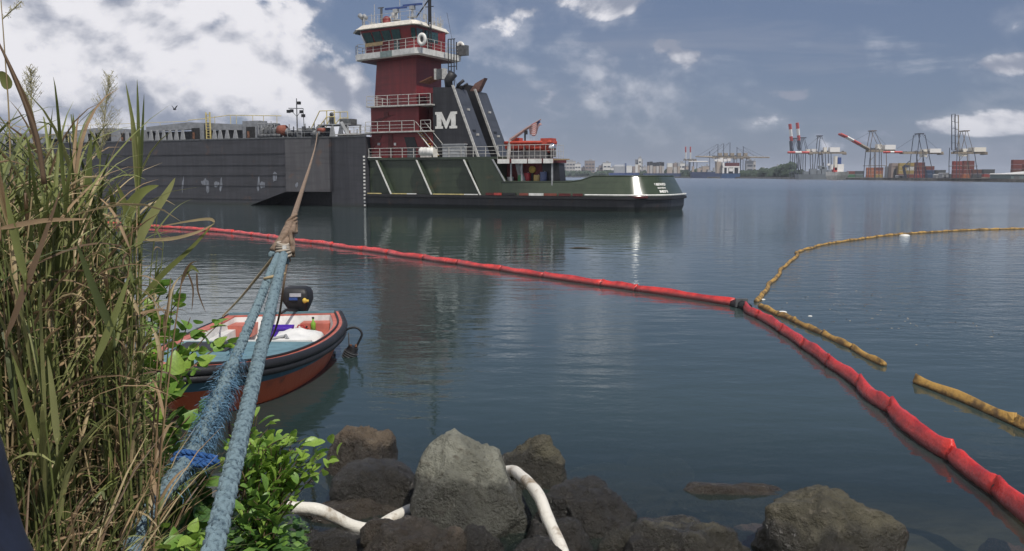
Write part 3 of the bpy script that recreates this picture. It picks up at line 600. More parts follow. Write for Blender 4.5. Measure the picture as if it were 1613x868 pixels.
for px, col, nm, hh in ((821, (.08, .30, .12), 'green', 1.1), (830, (.45, .03, .04), 'bright red', 1.3), (846, (.5, .36, .12), 'yellow', 1.1), (856, (.10, .13, .25), 'blue', 1.4), (804, (.6, .6, .58), 'white', .9)):
    x, _ = S(px, 284, 1.6); t0 = shipthing('drum', nm+' drum on the tug\'s aft deck under the white edged deck', 'drum', x, 1.6, 1.53, 'drums on the tug\'s aft deck')
    m = pmat('drum_'+nm.replace(' ', '_'), col, .5)
    MB().tube([(0, 0, 0), (0, 0, hh+.9)], .36, 14).tube([(0, 0, .55), (0, 0, .60)], .385, 14).tube([(0, 0, 1.1), (0, 0, 1.15)], .385, 14).build('barrel', m, t0); MB().tube([(.1, .1, hh+.9), (.1, .1, hh+.98)], .06, 8).build('cap', m_greyp, t0)
x, z = S(837, 267, 1.9); t0 = shipthing('hose_reel', 'round yellow hose reel in shade under the tug\'s aft deck', 'hose reel', x, 2.2, 0)
MB().tube([(0, -.15, z), (0, .15, z)], .36, 16).build('reel', m_yel, t0); MB().box(-.08, .08, -.1, .1, 1.53, z).build('stand', m_greyd, t0)
rail(MB(), [(16, .3, 5.12), (21.9, .3, 5.12), (21.9, 3.3, 5.12)], 1.35, .03, .62, (1, .55, .2), .022).build('railing', m_rail, tug)
# a stanchion lattice on the lower half
# rescue boat, davit crane, flag
rb = shipthing('rescue_boat', 'orange rescue boat stowed on the tug\'s aft deck below the crane', 'rescue boat', 18.3, 3.4, 0)
ringsb = []
for k in range(9):
    u = k/8; x = -2.7+5.2*u; w = .95*math.sin(PI*min(1, .18+u*.9))**.5 if u < 1 else .75
    ringsb.append([(x, -w, 6.75), (x, -w*.9, 6.2), (x, 0, 5.75+.25*(1-u)), (x, w*.9, 6.2), (x, w, 6.75)])
MB().loft(ringsb).build('hull', m_orange, rb); MB().tube([(x, -abs(r[0][1]), 6.8) for x, r in [(q[0][0], q) for q in ringsb]], .16, 8).tube([(q[4][0], q[4][1], 6.8) for q in ringsb], .16, 8).build('tube_collar', m_orange, rb, True)
MB().box(1.3, 2.5, -.6, .6, 6.6, 7.2).box(-2.2, -1.2, -.5, .5, 6.8, 7.3).build('canopy', m_orange, rb); MB().box(-2.4, 2.0, -.7, -.5, 5.12, 5.9).box(-2.4, 2.0, .5, .7, 5.12, 5.9).build('cradle', m_greyd, rb)
cr = shipthing('deck_crane', 'slender davit crane reaching over the orange rescue boat', 'crane', 15.9, 2.6, 0)
xx = [S(px, py, 2.6) for px, py in ((800, 228), (804, 221), (829, 203), (852, 188), (827, 205))]
MB().tube([(xx[0][0]-15.9, 0, 5.12), (xx[1][0]-15.9, 0, xx[1][1])], .22, 8).build('pedestal', m_rail, cr)
MB().tube([(xx[1][0]-15.9, 0, xx[1][1]), (xx[2][0]-15.9, 0, xx[2][1]), (xx[3][0]-15.9, 0, xx[3][1])], [.2, .14, .06], 6).build('boom', pmat('pinkish_crane_paint', (.38, .25, .22), .6), cr)
MB().tube([(xx[4][0]-15.9, 0, 5.12), (xx[4][0]-15.9, 0, xx[4][1])], .09, 6).box(xx[4][0]-15.9, xx[4][0]-15.9+.25, -.1, .1, 7.6, 8.0).build('post', m_blk, cr)
for px in (835, 838, 843, 846): q = S(px, 200, 2.6); MB().tube([(q[0]-15.9, 0, q[1]), (q[0]-15.9, 0, 6.9)], .018, 4).build('hoist_wire', m_rail, cr)
fl = shipthing('flag', 'red and white striped flag with blue corner hanging from the crane tip', 'flag', 15.9, 2.5, 0)
q0 = S(832, 200, 2.5); q1 = S(851, 190, 2.5); m_fr = pmat('flag_red', (.35, .06, .06), .8); m_fw = pmat('flag_white', (.55, .5, .48), .8); m_fb = pmat('flag_blue', (.03, .04, .12), .8)
mb = MB(); NU, NV = 16, 13
for i in range(NU+1):
    for j in range(NV+1):
        u, v = i/NU, j/NV; x = q0[0]+(q1[0]-q0[0])*u-15.9; z = q0[1]+(q1[1]-q0[1])*u - v*(1.15-.35*math.cos(u*7))*(1-.45*u); mb.v.append((x+.15*v, .12*math.sin(u*11+v*2), z+.05))
for i in range(NU):
    for j in range(NV): a = i*(NV+1)+j; mb.f.append((a, a+NV+1, a+NV+2, a+1)); mb.mi.append(2 if (i > 10 and j < 7) else j % 2)
fo = mb.build('cloth', [m_fr, m_fw, m_fb], fl, True); fm = fo.modifiers.new('thickness', 'SOLIDIFY'); fm.thickness = .02
x, z = S(870, 234, 2); dm = shipthing('satellite_dome', 'shiny steel dome on a post at the after end of the rescue boat', 'dome', x, 2, 0)
MB().sphere((0, 0, z+.1), .42, 16, 10).build('dome', m_chrome, dm, True); MB().tube([(0, 0, 5.12), (0, 0, z-.6), (0, 0, z-.2)], [.08, .08, .34], 12).box(-.1, .35, -.2, .2, 5.3, 5.9).build('post', m_greyd, dm)
# life rings
def lifering(px, py, off, label):
    x, z = S(px, py, off); o = shipthing('life_ring', label, 'life ring', x, off, 0, 'life rings on the wheelhouse walkway')
    mb = MB(); n = 20
    rings = []
    for k in range(n+1):
        a = 2*PI*k/n; c = Vector((math.cos(a)*.40, 0, z+math.sin(a)*.50)); d = Vector((math.cos(a), 0, math.sin(a)))
        rings.append([c+d*.20*math.cos(b)+Vector((0, .13*math.sin(b), 0)) for b in [2*PI*j/8 for j in range(8)]])
    mb.loft(rings, cap=False).build('ring', m_white, o, True); MB().box(-.35, .35, .10, .18, z-.5, z+.5).build('backing_board', m_greyd, o)
lifering(664.5, 62, 1.75, 'white life ring on the near corner of the wheelhouse walkway')
lifering(725, 75, 9.9, 'white life ring jutting out at the right end of the wheelhouse walkway')
MB().box(6.2, 7.4, 9.3, 9.9, 16.9, 18.0).build('locker', m_greyd, tug)
# lettering on the stern: three short rows, too small to read in the photograph
mb = []
def sternpt(px, py):
    best = None
    for k in range(len(outer0)-1):
        for z in (py,): pass
    return None
for row, (xa_, xb_, zc, n, hgt) in enumerate(((1032, 1048, 2.62, 9, .26), (1036.5, 1048.5, 2.28, 8, .15), (1039, 1052, 1.95, 6, .26))):
    # find transom points by walking along the bulwark arc
    def onarc(px):
        bestd = 1e9; bp = None
        for k in range(len(outer0)-1):
            for q in range(8):
                u = q/8; vz = (zc-1.5)/(3.42-1.5)
                a = Vector(outer0[k]).lerp(Vector(outer0[k+1]), u); b = Vector(outer1[k]).lerp(Vector(outer1[k+1]), u); p = a.lerp(b, vz)
                X_ = OX+p.x*UX+p.y*VX; Y_ = OY+p.x*UY+p.y*VY; d = Y_*math.cos(PITCH)-(p.z-CAMH)*math.sin(PITCH); sx = 806.5+F*X_/d
                if p.y < 11 and p.x > 27 and abs(sx-px) < bestd: bestd = abs(sx-px); bp = (p, (b-a).normalized(), (Vector(outer0[k+1])-Vector(outer0[k])).normalized())
        return bp
    for k in range(n):
        px = xa_+(xb_-xa_)*(k+.5)/n; p, up, tg = onarc(px); nn = tg.cross(up).normalized()
        if nn.x < 0: nn = -nn
        ww = (.62)*abs(xb_-xa_)/n*.135/ max(.25, 1)
        q = MB(); o = p+nn*.03; kinds = [((0,0,.25,1),(.25,.4,1,.6),(.75,0,1,1)), ((0,0,.25,1),(.25,.8,1,1),(.25,0,1,.2)), ((.35,0,.65,1),), ((0,0,.25,1),(.25,.75,1,1),(.7,.4,1,.8),(.25,.4,1,.6)), ((0,0,.25,1),(.25,.4,.9,.6),(.25,.8,1,1))][(k*3+row) % 5]
        for (u0, v0, u1, v1) in kinds:
            c = [o+tg*(u-.5)*ww*2.2+up*(v-.5)*hgt for u, v in ((u0,v0),(u1,v0),(u1,v1),(u0,v1))]
            q.add(c+[w_-nn*.05 for w_ in c], [(0,1,2,3),(7,6,5,4),(0,4,5,1),(1,5,6,2),(2,6,7,3),(3,7,4,0)])
        q.build('stern_letter', m_white, bul)
# ------------------------------------------------------------------ the far shore: quay, port, town
SH = [(-900, 2600), (700, 1700), (860, 1500), (1075, 1150), (1230, 860), (1330, 700), (1450, 560), (1613, 430), (1900, 330), (2600, 220)]
def shoreD(px):
    for (a, da), (b, db) in zip(SH, SH[1:]):
        if a <= px <= b: return da+(db-da)*(px-a)/(b-a)
    return SH[-1][1] if px > 0 else SH[0][1]
def XD(px, D): return (px-806.5)/F*D
m_quay = pmat('quay_concrete', (.16, .15, .135), .9, var=.5, scale=.15)
mb = MB(); fr_ = []
for px in list(range(-900, 2601, 50)):
    D = shoreD(px); fr_.append((XD(px, D), D))
n = len(fr_)
mb.v = [(x, y, -1.5) for x, y in fr_]+[(x, y, 1.5) for x, y in fr_]+[(x*1.01, y*1.01+2, 1.62) for x, y in fr_]+[(x*1.6, min(6900, y*1.6+2500), 1.7) for x, y in fr_]
for k in range(n-1):
    for r in range(3): mb.f.append((r*n+k, r*n+k+1, (r+1)*n+k+1, (r+1)*n+k)); mb.mi.append(0)
tag(mb.build('quay', m_quay), 'low concrete quay and port ground along the far shore', kind='structure')
ZQ = 1.66
def pz(px, py, D): return P(px, py, D).z
def fbox(name, px0, px1, ytop, D, mat, parent, depth=14, zb=ZQ, xo=0, yo=0):
    x0, x1 = XD(px0, D), XD(px1, D)
    return MB().box(x0-xo, x1-xo, D-yo, D+depth-yo, zb, pz((px0+px1)/2, ytop, D)).build(name, mat, parent)
cols = {'white': (.62, .61, .58), 'pale': (.42, .40, .38), 'tan': (.36, .30, .25), 'brown': (.26, .21, .19), 'grey': (.30, .31, .33), 'blue': (.10, .14, .26)}
bm_ = {k: pmat('facade_'+k, v, .8, var=.15, scale=.05) for k, v in cols.items()}
m_win = pmat('distant_window', (.06, .07, .09), .3, var=.3)
blds = [(884, 892, 259, 'white', 'low white block at the left end of the far town'), (891, 906, 254, 'pale', 'wide pale grey apartment tower beside the brown one'), (905, 914, 258, 'white', 'white stepped block right of the pale apartment tower'), (921, 936, 253.5, 'brown', 'brown square apartment tower of the far town'),
        (915, 921, 264, 'tan', 'low tan block left of the brown tower'), (938, 948, 264, 'white', 'low white block right of the brown tower'), (949, 961, 256.5, 'white', 'white notched apartment block standing alone'), (943, 950, 261, 'brown', 'small brown block leaning on the white apartments'), (961, 967, 264, 'white', 'tiny white house right of the white apartments'),
        (1000, 1011, 252, 'grey', 'grey silo tower with white top behind the ships'), (1004, 1009, 249, 'white', 'slim white head house on the grey silo tower'), (1011, 1017, 263, 'pale', 'pale low block right of the silo tower'), (1058, 1066, 258, 'pale', 'pale shed right of the dark stacks'), (1066, 1077, 257, 'white', 'white terminal building with grey sides'), (1077, 1084, 262, 'tan', 'tan block left of the faded red cranes'),
        (1173, 1184, 254, 'grey', 'dark grey storage silo right of the far cranes'), (1184, 1187.5, 254.5, 'pale', 'slim pale silo beside the dark grey one'), (1196, 1204, 267, 'white', 'small white building behind the orange crates'), (1218, 1226, 263, 'tan', 'tan building above the dark trees'), (1100, 1106, 264, 'tan', 'tan machinery house beneath the white gantry beam'), (1108, 1115, 262, 'tan', 'taller tan machinery house beneath the white gantry beam')]
for px0, px1, yt, c, lab in blds:
    D = shoreD(px0)+170; xc = XD((px0+px1)/2, D); t0 = thing('far_building', lab, 'building', (xc, D, ZQ), 0)
    h = pz(px0, yt, D)-ZQ; w = XD(px1, D)-XD(px0, D)
    MB().box(-w/2, w/2, 0, w*.8, 0, h).build('wall', bm_[c], t0); MB().box(-w*.52, w*.52, -.4, w*.8, h, h+.8).box(-w*.1, w*.25, w*.2, w*.4, h+.8, h+3).build('roof', bm_['grey'], t0)
    nf = max(1, int(h/6)); nw = max(1, int(w/5)); wm = MB().box(-w*.35/nw, w*.35/nw, -.3, .1, 0, 2.2); w0 = None
    for a in range(nf):
        for b in range(nw):
            lo = (-w/2+w*(b+.5)/nw, 0, 2+a*(h-3)/nf)
            w0 = copyobj(w0, t0, lo) if w0 else wm.build('window', m_win, t0, loc=lo)
# a belt of trees along the town shore
m_wood = pmat('far_tree_green', (.035, .06, .03), .9, var=.5, scale=.06)
mb = MB()
for k in range(900):
    px = R(700, 1245) if k < 800 else R(1225, 1260); D = shoreD(px)+R(20, 90); 
    base = 5.5 if px < 1100 else 3.0
    if 1180 < px < 1245: base = 8*(px-1180)/65+3
    r = R(2, 5); zc = ZQ+R(0, base); x = XD(px, D)
    nn_ = 7; rings = []
    for i in range(4):
        a = -1.1+2.4*i/3; rings.append([(x+r*1.3*math.cos(a)*math.cos(q)*R(.7, 1.2), D+r*math.cos(a)*math.sin(q), zc+r*math.sin(a)*R(.8, 1.2)) for q in [2*PI*j/nn_ for j in range(nn_)]])
    mb.loft(rings)
tag(mb.build('far_trees', m_wood), 'dark green belt of trees along the far shore', 'trees', kind='stuff')

# shipping containers
ccols = {'rust red': (.17, .045, .035), 'orange': (.36, .12, .05), 'bright red': (.25, .05, .04), 'dark blue': (.03, .06, .12), 'dark grey': (.07, .075, .08), 'yellow': (.34, .25, .08), 'green': (.05, .16, .08), 'white': (.55, .54, .52), 'brown': (.13, .06, .045), 'grey green': (.12, .16, .15)}
cm = {k: pmat('container_'+k.replace(' ', '_'), v, .7, var=.3, scale=.6) for k, v in ccols.items()}
cbase = {}
TIER = ('bottom', 'second', 'third', 'fourth'); COLN = ('first', 'second', 'third', 'fourth', 'fifth', 'sixth', 'seventh', 'eighth', 'ninth', 'tenth')
def container(px, D, level, col, where, long_=6.1, ci=0):
    mbx = cbase.get((col, long_))
    if not mbx:
        mb = MB(); mb.box(-long_/2, long_/2, 0, 2.4, 0.05, 2.55)
        n = int(long_/.6)
        for k in range(n): mb.box(-long_/2+.15+k*.6, -long_/2+.4+k*.6, -.05, .02, .15, 2.45)
        for sx in (-1, 1): mb.box(sx*long_/2-.08, sx*long_/2+.08, -.08, .1, 0, 2.6)
        mbx = mb.build('shipping_container', cm[col]); cbase[(col, long_)] = mbx; o = mbx
    else: o = copyobj(mbx)
    o.location = (XD(px, D), D, ZQ+level*2.62); tag(o, f'{col} container, {TIER[level]} tier, {COLN[min(9, ci)]} stack {where}', 'container', f'containers {where}')
random.seed(11)
rows = [(1186, 1215, 60, ['orange', 'bright red', 'brown', 'orange', 'white'], 2, 'near the dark trees left of the grey ship'), (1215, 1250, 60, ['brown', 'rust red', 'dark grey'], 3, 'under the trees left of the grey ship'),
        (1332, 1349, 50, ['rust red', 'brown', 'green'], 3, 'just right of the white bow'), (1345, 1362, 40, ['green', 'dark grey', 'grey green'], 2, 'left of the angled boom crane'), (1362, 1392, 50, ['orange', 'orange', 'rust red', 'yellow'], 3, 'beneath the crane with the slanting striped boom'),
        (1392, 1412, 40, ['dark grey', 'dark blue', 'brown', 'grey green'], 3, 'left of the small tower crane'), (1412, 1440, 40, ['yellow', 'yellow', 'white', 'rust red'], 4, 'beneath the level boom'), (1438, 1460, 40, ['bright red', 'rust red', 'rust red', 'brown'], 4, 'between the legs of the middle crane'),
        (1455, 1500, 40, ['white', 'dark grey', 'grey green', 'rust red', 'dark blue'], 2, 'between the two right hand cranes'), (1497, 1530, 34, ['bright red', 'rust red', 'orange', 'rust red'], 4, 'stacked under the tall raised boom'),
        (1528, 1562, 34, ['bright red', 'dark grey', 'rust red', 'white', 'brown'], 3, 'right of the tall raised boom'), (1562, 1588, 30, ['orange', 'white', 'brown', 'bright red'], 2, 'left of the long warehouse'), (1590, 1625, 60, ['rust red', 'dark grey', 'brown'], 4, 'behind the long warehouse')]
for a, b, back, cl, lev, where in rows:
    D0 = shoreD((a+b)/2)+back; w = 6.1/D0*F; k = a+w/2; ci = 0
    while k < b:
        D = shoreD(k)+back; nl = lev if random.random() < .6 else max(1, lev-1)
        for l in range(nl): container(k+R(-.2, .2), D, l, random.choice(cl), where, 6.1, ci)
        k += w*1.04; ci += 1

# long warehouse at the right edge
D = shoreD(1613)+25; t0 = thing('warehouse', 'long low grey warehouse with white roof at the far right of the quay', 'warehouse', (XD(1613, D), D, ZQ))
x0 = XD(1588, D)-XD(1613, D); zt = pz(1600, 272.5, D)-ZQ
MB().box(x0, 40, 0, 20, 0, zt-.6).build('wall', pmat('warehouse_grey_green', (.13, .17, .17), .7), t0); MB().prismy([(x0-.6, zt-.7), (42, zt-.7), (42, zt+1.6), (14, zt+1.3)], -.5, 20).build('roof', m_white, t0)
for k in range(5): MB().box(x0+1.5+k*5, x0+4.2+k*5, -.12, .05, 0, zt-1.6).build('door', m_greyd, t0)
for px0, px1, yt, c, lab in ((1562, 1578, 273, 'white', 'white roofed shed between the orange containers and the warehouse'), (1549, 1560, 279, 'tan', 'low tan quay hut under the right hand containers'), (1471, 1478, 274.5, 'white', 'white quay hut left of the tall raised boom'), (1480, 1490, 272, 'grey', 'pale green grey quay office left of the red stack'), (1394, 1401, 262, 'grey', 'grey office block behind the left foot of the crane'), (1400, 1412, 257, 'brown', 'dark brown block seen through the crane legs'), (1411, 1422, 276, 'grey', 'grey tank shed beneath the level boom')):
    D = shoreD(px0)+22; h = pz(px0, yt, D)-ZQ; w = XD(px1, D)-XD(px0, D); t0 = thing('quay_shed', lab, 'shed', (XD((px0+px1)/2, D), D, ZQ))
    MB().box(-w/2, w/2, 0, 5, 0, h*.8).build('wall', bm_['grey' if c == 'white' else c], t0); MB().prismy([(-w*.54, h*.8), (w*.54, h*.8), (w*.4, h), (-w*.4, h)], -.3, 5.3).build('roof', bm_[c], t0); MB().box(-w*.2, w*.1, -.08, .05, 0, h*.6).build('door', m_greyd, t0)

# ship to shore cranes
m_leg = pmat('crane_navy', (.045, .05, .075), .6, var=.3, scale=.3); m_legb = pmat('crane_brown', (.17, .13, .10), .7, var=.4, scale=.3); m_beamt = pmat('crane_tan', (.27, .22, .16), .7, var=.3, scale=.3)
m_cred = pmat('crane_red', (.48, .06, .05), .6, var=.2, scale=.3); m_cwhite = pmat('crane_white', (.70, .68, .66), .6, var=.1)
def crane(label, px, D, q, group='container cranes on the quay'):
    """q holds photo columns/rows: legs, girder, boom, apex, house"""
    t0 = thing('container_crane', label, 'crane', (XD(px, D), D, ZQ), 0, group)
    def pt(x, y, dy=0): v = P(x, y, D); return (v.x-XD(px, D), dy, v.z-ZQ)
    k = D/F; g = q.get('gauge', 9)
    for i, (bx, by, tx, ty) in enumerate(q['legs']):
        for dy in ((0, g) if not q.get('single') else (0,)):
            b = pt(bx+(.8 if dy else 0), by, dy); MB().tube([(b[0], dy, 0), pt((bx+tx)/2, (by+ty)/2, dy), pt(tx, ty, dy)], .55*k*q.get('lw', 1), 6).build('leg', (m_leg if i % 2 == 0 or not q.get('brown') else m_legb), t0)
    if 'sill' in q:
        a, b, y = q['sill']; MB().tube([pt(a, y, 0), pt(b, y, 0)], .5*k, 6).build('portal_beam', m_legb, t0); MB().tube([pt(a, y, g), pt(b, y, g)], .5*k, 6).build('portal_beam', m_legb, t0)
    if 'brace' in q:
        mb = MB()
        for a, b, c, d in q['brace']: mb.tube([pt(a, b), pt(c, d)], .33*k, 5)
        mb.build('brace', m_legb, t0)
    if 'girder' in q:
        a, b, y, th = q['girder']; A, B_ = pt(a, y), pt(b, y); mb = MB()
        for dy in (2, g-2): mb.box(A[0], B_[0], dy-.5, dy+.5, A[2]-th*k/2, A[2]+th*k/2)
        mb.build('girder', m_beamt, t0)
        mb = MB(); 
        for u in range(7): xx_ = A[0]+(B_[0]-A[0])*(u+.5)/7; mb.box(xx_-.3, xx_+.3, 1.5, g-1.5, A[2]+th*k*.4, A[2]+th*k*R(.6, 1.3))
        mb.build('walkway', m_greyd, t0)
        e = pt(b, y); mb = MB(); mb.box(e[0]-4*k, e[0]+1*k, 2, g-2, e[2]-3*k, e[2]-.5*k); mb.build('trolley', m_beamt, t0)
    if 'house' in q:
        a, b, y0_, y1_ = q['house']; A, B_ = pt(a, y1_), pt(b, y0_); MB().box(A[0], B_[0], 1, g-1, A[2], B_[2]).build('machinery_house', q.get('hm', m_cwhite), t0)
    if 'cab' in q:
        a, b, y0_, y1_ = q['cab']; A, B_ = pt(a, y1_), pt(b, y0_); MB().box(A[0], B_[0], 2, g-2, A[2], B_[2]).build('cab', m_cream, t0)
    if 'apex' in q:
        ax, ay, l1, l2, ly_ = q['apex']; mb = MB()
        for dy in (1.5, g-1.5): mb.tube([pt(l1, ly_, dy), pt(ax-1.0, ay, dy)], .5*k, 5); mb.tube([pt(l2, ly_, dy), pt(ax+1.0, ay, dy)], .4*k, 5)
        mb.box(pt(ax-4, ay)[0], pt(ax+4, ay)[0], 1, g-1, pt(ax, ay+.5)[2], pt(ax, ay-.9)[2]); mb.build('apex_frame', m_legb if q.get('brown') else m_leg, t0)
    if 'boom' in q:
        pts = q['boom']; bo = None
        for i, ((x0, y0), (x1, y1), c) in enumerate(pts):
            m = {'r': m_cred, 'w': m_cwhite, 'd': m_leg, 't': m_beamt}[c]
            o = MB().tube([pt(x0, y0, 2.5), pt(x1, y1, 2.5)], q.get('bw', 1.5)*k*.55, 4).tube([pt(x0, y0, g-2.5), pt(x1, y1, g-2.5)], q.get('bw', 1.5)*k*.55, 4)
            n = 5; a, b = Vector(pt(x0, y0)), Vector(pt(x1, y1))
            for j in range(n+1): v = a.lerp(b, j/n); o.tube([(v.x, 2.5, v.z), (v.x, g-2.5, v.z)], .3*k, 4)
            o.build('boom_section', m, t0)
    if 'stays' in q:
        mb = MB()
        for a, b, c, d in q['stays']: mb.tube([pt(a, b, g/2), pt(c, d, g/2)], .17*k, 4)
        mb.build('stay', m_leg, t0)
    return t0
crane('crane with its tall boom raised upright at the right of the quay', 1525, shoreD(1525)+12, dict(brown=1, legs=[(1506, 283, 1508, 232), (1523, 283, 1524, 240), (1541, 283, 1535, 240)], sill=(1506, 1540, 261.5), brace=[(1507, 258, 1520, 242), (1526, 240, 1527, 283)], girder=(1508, 1558, 240.5, 3), house=(1536, 1555, 232, 239), hm=m_cream,
      apex=(1525, 206, 1516, 1535, 238), boom=[((1508, 236), (1508, 179), 'd'), ((1514, 236), (1513, 181), 't')], stays=[(1508, 200, 1518, 206), (1508, 185, 1520, 235)], cab=(1519, 1527, 234, 246)))
crane('middle crane of the right hand group with its boom lowered level to the left', 1455, shoreD(1455)+14, dict(legs=[(1440, 283, 1449, 212), (1453, 283, 1454, 240), (1459, 283, 1453, 236), (1471, 283, 1457, 212)], sill=(1441, 1471, 262), brace=[(1444, 256, 1453, 245), (1459, 250, 1464, 243)], girder=(1425, 1488, 240.5, 3.4), house=(1466, 1484, 234, 240.5),
      apex=(1453, 210.5, 1448, 1459, 214), boom=[((1398, 239.5), (1405, 239.5), 'r'), ((1405, 239.5), (1411, 239.5), 'w'), ((1411, 239.5), (1424, 239.5), 'r'), ((1424, 240.5), (1445, 240.5), 't')], bw=3, stays=[(1450, 213, 1418, 234), (1457, 212, 1482, 234)], cab=(1456, 1463, 235, 247)))
crane('crane with red and white striped boom slanting up to the left', 1383, shoreD(1383)+14, dict(brown=1, legs=[(1367, 283, 1372, 232), (1379, 283, 1379, 232), (1385, 270, 1385, 236), (1397, 283, 1396, 236)], sill=(1367, 1396, 261), brace=[(1369, 255, 1380, 243)], girder=(1370, 1412, 237.5, 3.6), house=(1395, 1412, 228, 235.5), cab=(1384, 1391, 227, 235),
      apex=(1378, 206, 1372, 1391, 232), boom=[((1326, 210.5), (1337, 215.5), 'r'), ((1337, 215.5), (1347, 221), 'w'), ((1347, 221), (1358, 227), 'r'), ((1358, 227), (1372, 235), 't')], bw=3.2, stays=[(1379, 206, 1400, 228), (1376, 207, 1350, 221)]))
D = shoreD(1260)+16
crane('left crane of the pair with striped booms raised straight up', 1257, D, dict(legs=[(1247, 281, 1249, 241), (1254, 281, 1256, 241), (1262, 281, 1258, 241)], girder=(1250, 1280, 240.5, 2.4), house=(1271, 1277, 235, 239.5), hm=m_cream, apex=(1254, 218, 1250, 1261, 240), boom=[((1248.5, 238), (1247.5, 222), 'd'), ((1248.8, 222), (1247.6, 214.5), 'r'), ((1248, 214.5), (1247, 203.5), 'w'), ((1247, 203.5), (1246, 195), 'r')], bw=3.6, gauge=7), )
crane('right crane of the pair with striped booms raised straight up', 1272, D+10, dict(legs=[(1261, 281, 1262, 241), (1268, 281, 1269, 241), (1281, 281, 1280, 241)], girder=(1262, 1296, 241, 2.4), house=(1279, 1288, 234.5, 240), apex=(1267, 217, 1262, 1274, 240), boom=[((1261, 236), (1260, 221), 'd'), ((1260.3, 221), (1259.6, 213), 'r'), ((1259.6, 213), (1258.6, 202.5), 'w'), ((1258.6, 202.5), (1257.6, 193), 'r')], bw=3.6, gauge=7))
crane('crane behind the grey ship with its striped boom lowered level', 1295, D-6, dict(legs=[(1285, 281, 1292, 215), (1296, 281, 1294, 240), (1301, 281, 1300, 240), (1310, 281, 1309, 240)], girder=(1276, 1334, 240.5, 3), house=(1308, 1324, 232, 239.5), cab=(1299, 1304, 232, 240), apex=(1293, 214, 1290, 1297, 218), boom=[((1243, 240), (1254, 240), 'r'), ((1254, 240), (1264, 240), 'w'), ((1264, 240), (1277, 240), 'r')], bw=3, stays=[(1292, 215, 1272, 232), (1296, 215, 1305, 233)], gauge=7))
Df = shoreD(1140)+60
for i, (px, mt, lab, side) in enumerate(((1131, 226, 'leftmost of the three close far cranes with booms out to the left', -1), (1140, 225, 'middle one of the three close far cranes', -1), (1150, 223.5, 'rightmost and tallest of the three close far cranes', -1), (1161, 231, 'far crane right of the close three, short masted', 1), (1171, 229.5, 'far crane with its long boom reaching right over open sky', 1))):
    bx = px-34+i*4 if side < 0 else px+42; dn = 280
    crane(lab, px, Df+i*14, dict(legs=[(px-1, dn, px, mt+1), (px+5, dn, px+5, 248), (px-5, dn, px-4, 248)], girder=(px-8, px+10, 248, 3.2), house=(px+1, px+7, 241, 246), hm=m_beamt, boom=[((bx, 246.5 if side < 0 else 248), (px-7 if side < 0 else px+9, 247.5), 't')], bw=1.8, stays=[(px, mt+1, px+side*18, 246), (px, mt+1, px+side*34, 247)], single=1, gauge=8, lw=.9), 'far cranes beyond the blue hulled ship')
for px, lab in ((1082, 'left one of two faint red cranes with upright booms'), (1089.5, 'right one of two faint red cranes with upright booms')):
    crane(lab, px, shoreD(px)+60, dict(legs=[(px-3, 280, px-2, 252), (px+3, 280, px+3, 252)], girder=(px-4, px+8, 252, 1.6), boom=[((px-1, 252), (px-1, 240), 'w'), ((px-1, 240), (px-1, 231), 'r')], bw=1.4, single=1, gauge=8), 'faint red cranes far away')
crane('far white gantry crane with a long level beam on blue legs', 1100, shoreD(1100)+50, dict(legs=[(1086, 280, 1086, 255), (1092, 280, 1092, 255), (1097, 280, 1098, 256), (1118, 280, 1118, 238)], boom=[((1086, 254.5), (1117, 254.5), 'w')], bw=1.6, single=1, gauge=8), 'gantries')
# small harbour crane
D = shoreD(1423)+20; t0 = thing('mobile_crane', 'small dark mobile crane with raised jib between the container stacks', 'crane', (XD(1423, D), D, ZQ))
q = lambda x, y: (P(x, y, D).x-XD(1423, D), 0, P(x, y, D).z-ZQ)
MB().tube([(0, 0, 0), q(1423, 262)], .9, 6).box(-1.5, 1.5, -1, 1, q(1423, 264)[2], q(1423, 260)[2]).build('tower', m_leg, t0); MB().tube([q(1423, 262), q(1433, 253.5)], .3, 5).build('jib', m_leg, t0)

# ships by the far quay
def hullship(name, label, px0, px1, ydeck, D, m, cat='ship', bowr=0.0, yw=None, group=None):
    t0 = thing(name, label, cat, (XD((px0+px1)/2, D), D, 0), 0, group); w = (XD(px1, D)-XD(px0, D))/2; z = pz(px0, ydeck, D)
    MB().loft([[(-w*.96, -4, -1), (w*.96, -4, -1), (w*.96, 4, -1), (-w*.96, 4, -1)], [(-w, -5, z), (w, -5, z), (w, 5, z), (-w, 5, z)]]).build('hull', m, t0); return t0, w, z
m_navy = pmat('ship_blue_hull', (.03, .05, .12), .6, var=.3, scale=.1); m_sgrey = pmat('ship_grey', (.17, .19, .21), .6, var=.25, scale=.1)
def sb(t0, D, pc, px0, px1, y0, y1, m, name, d0=-3, d1=3):
    a, b = XD(px0, D)-XD(pc, D), XD(px1, D)-XD(pc, D); return MB().box(a, b, d0, d1, pz(px0, y1, D), pz(px0, y0, D)).build(name, m, t0)
D = shoreD(1148)-12; t0, w, z = hullship('cargo_ship', 'ship with blue hull, white stern frames and red brown top', 1133, 1162, 273.5, D, pmat('ship_mid_blue', (.035, .085, .20), .5, var=.2, scale=.2)); pc = 1147.5
sb(t0, D, pc, 1135, 1137.5, 256, 273, m_cwhite, 'frame_post'); sb(t0, D, pc, 1141.5, 1144, 263, 273, m_cwhite, 'frame_post'); sb(t0, D, pc, 1151.5, 1153.5, 263, 273, m_cwhite, 'frame_post'); sb(t0, D, pc, 1159.5, 1161.5, 262, 273, m_cwhite, 'frame_post'); sb(t0, D, pc, 1135, 1161.5, 261.8, 264, m_cwhite, 'deck', -3.2)
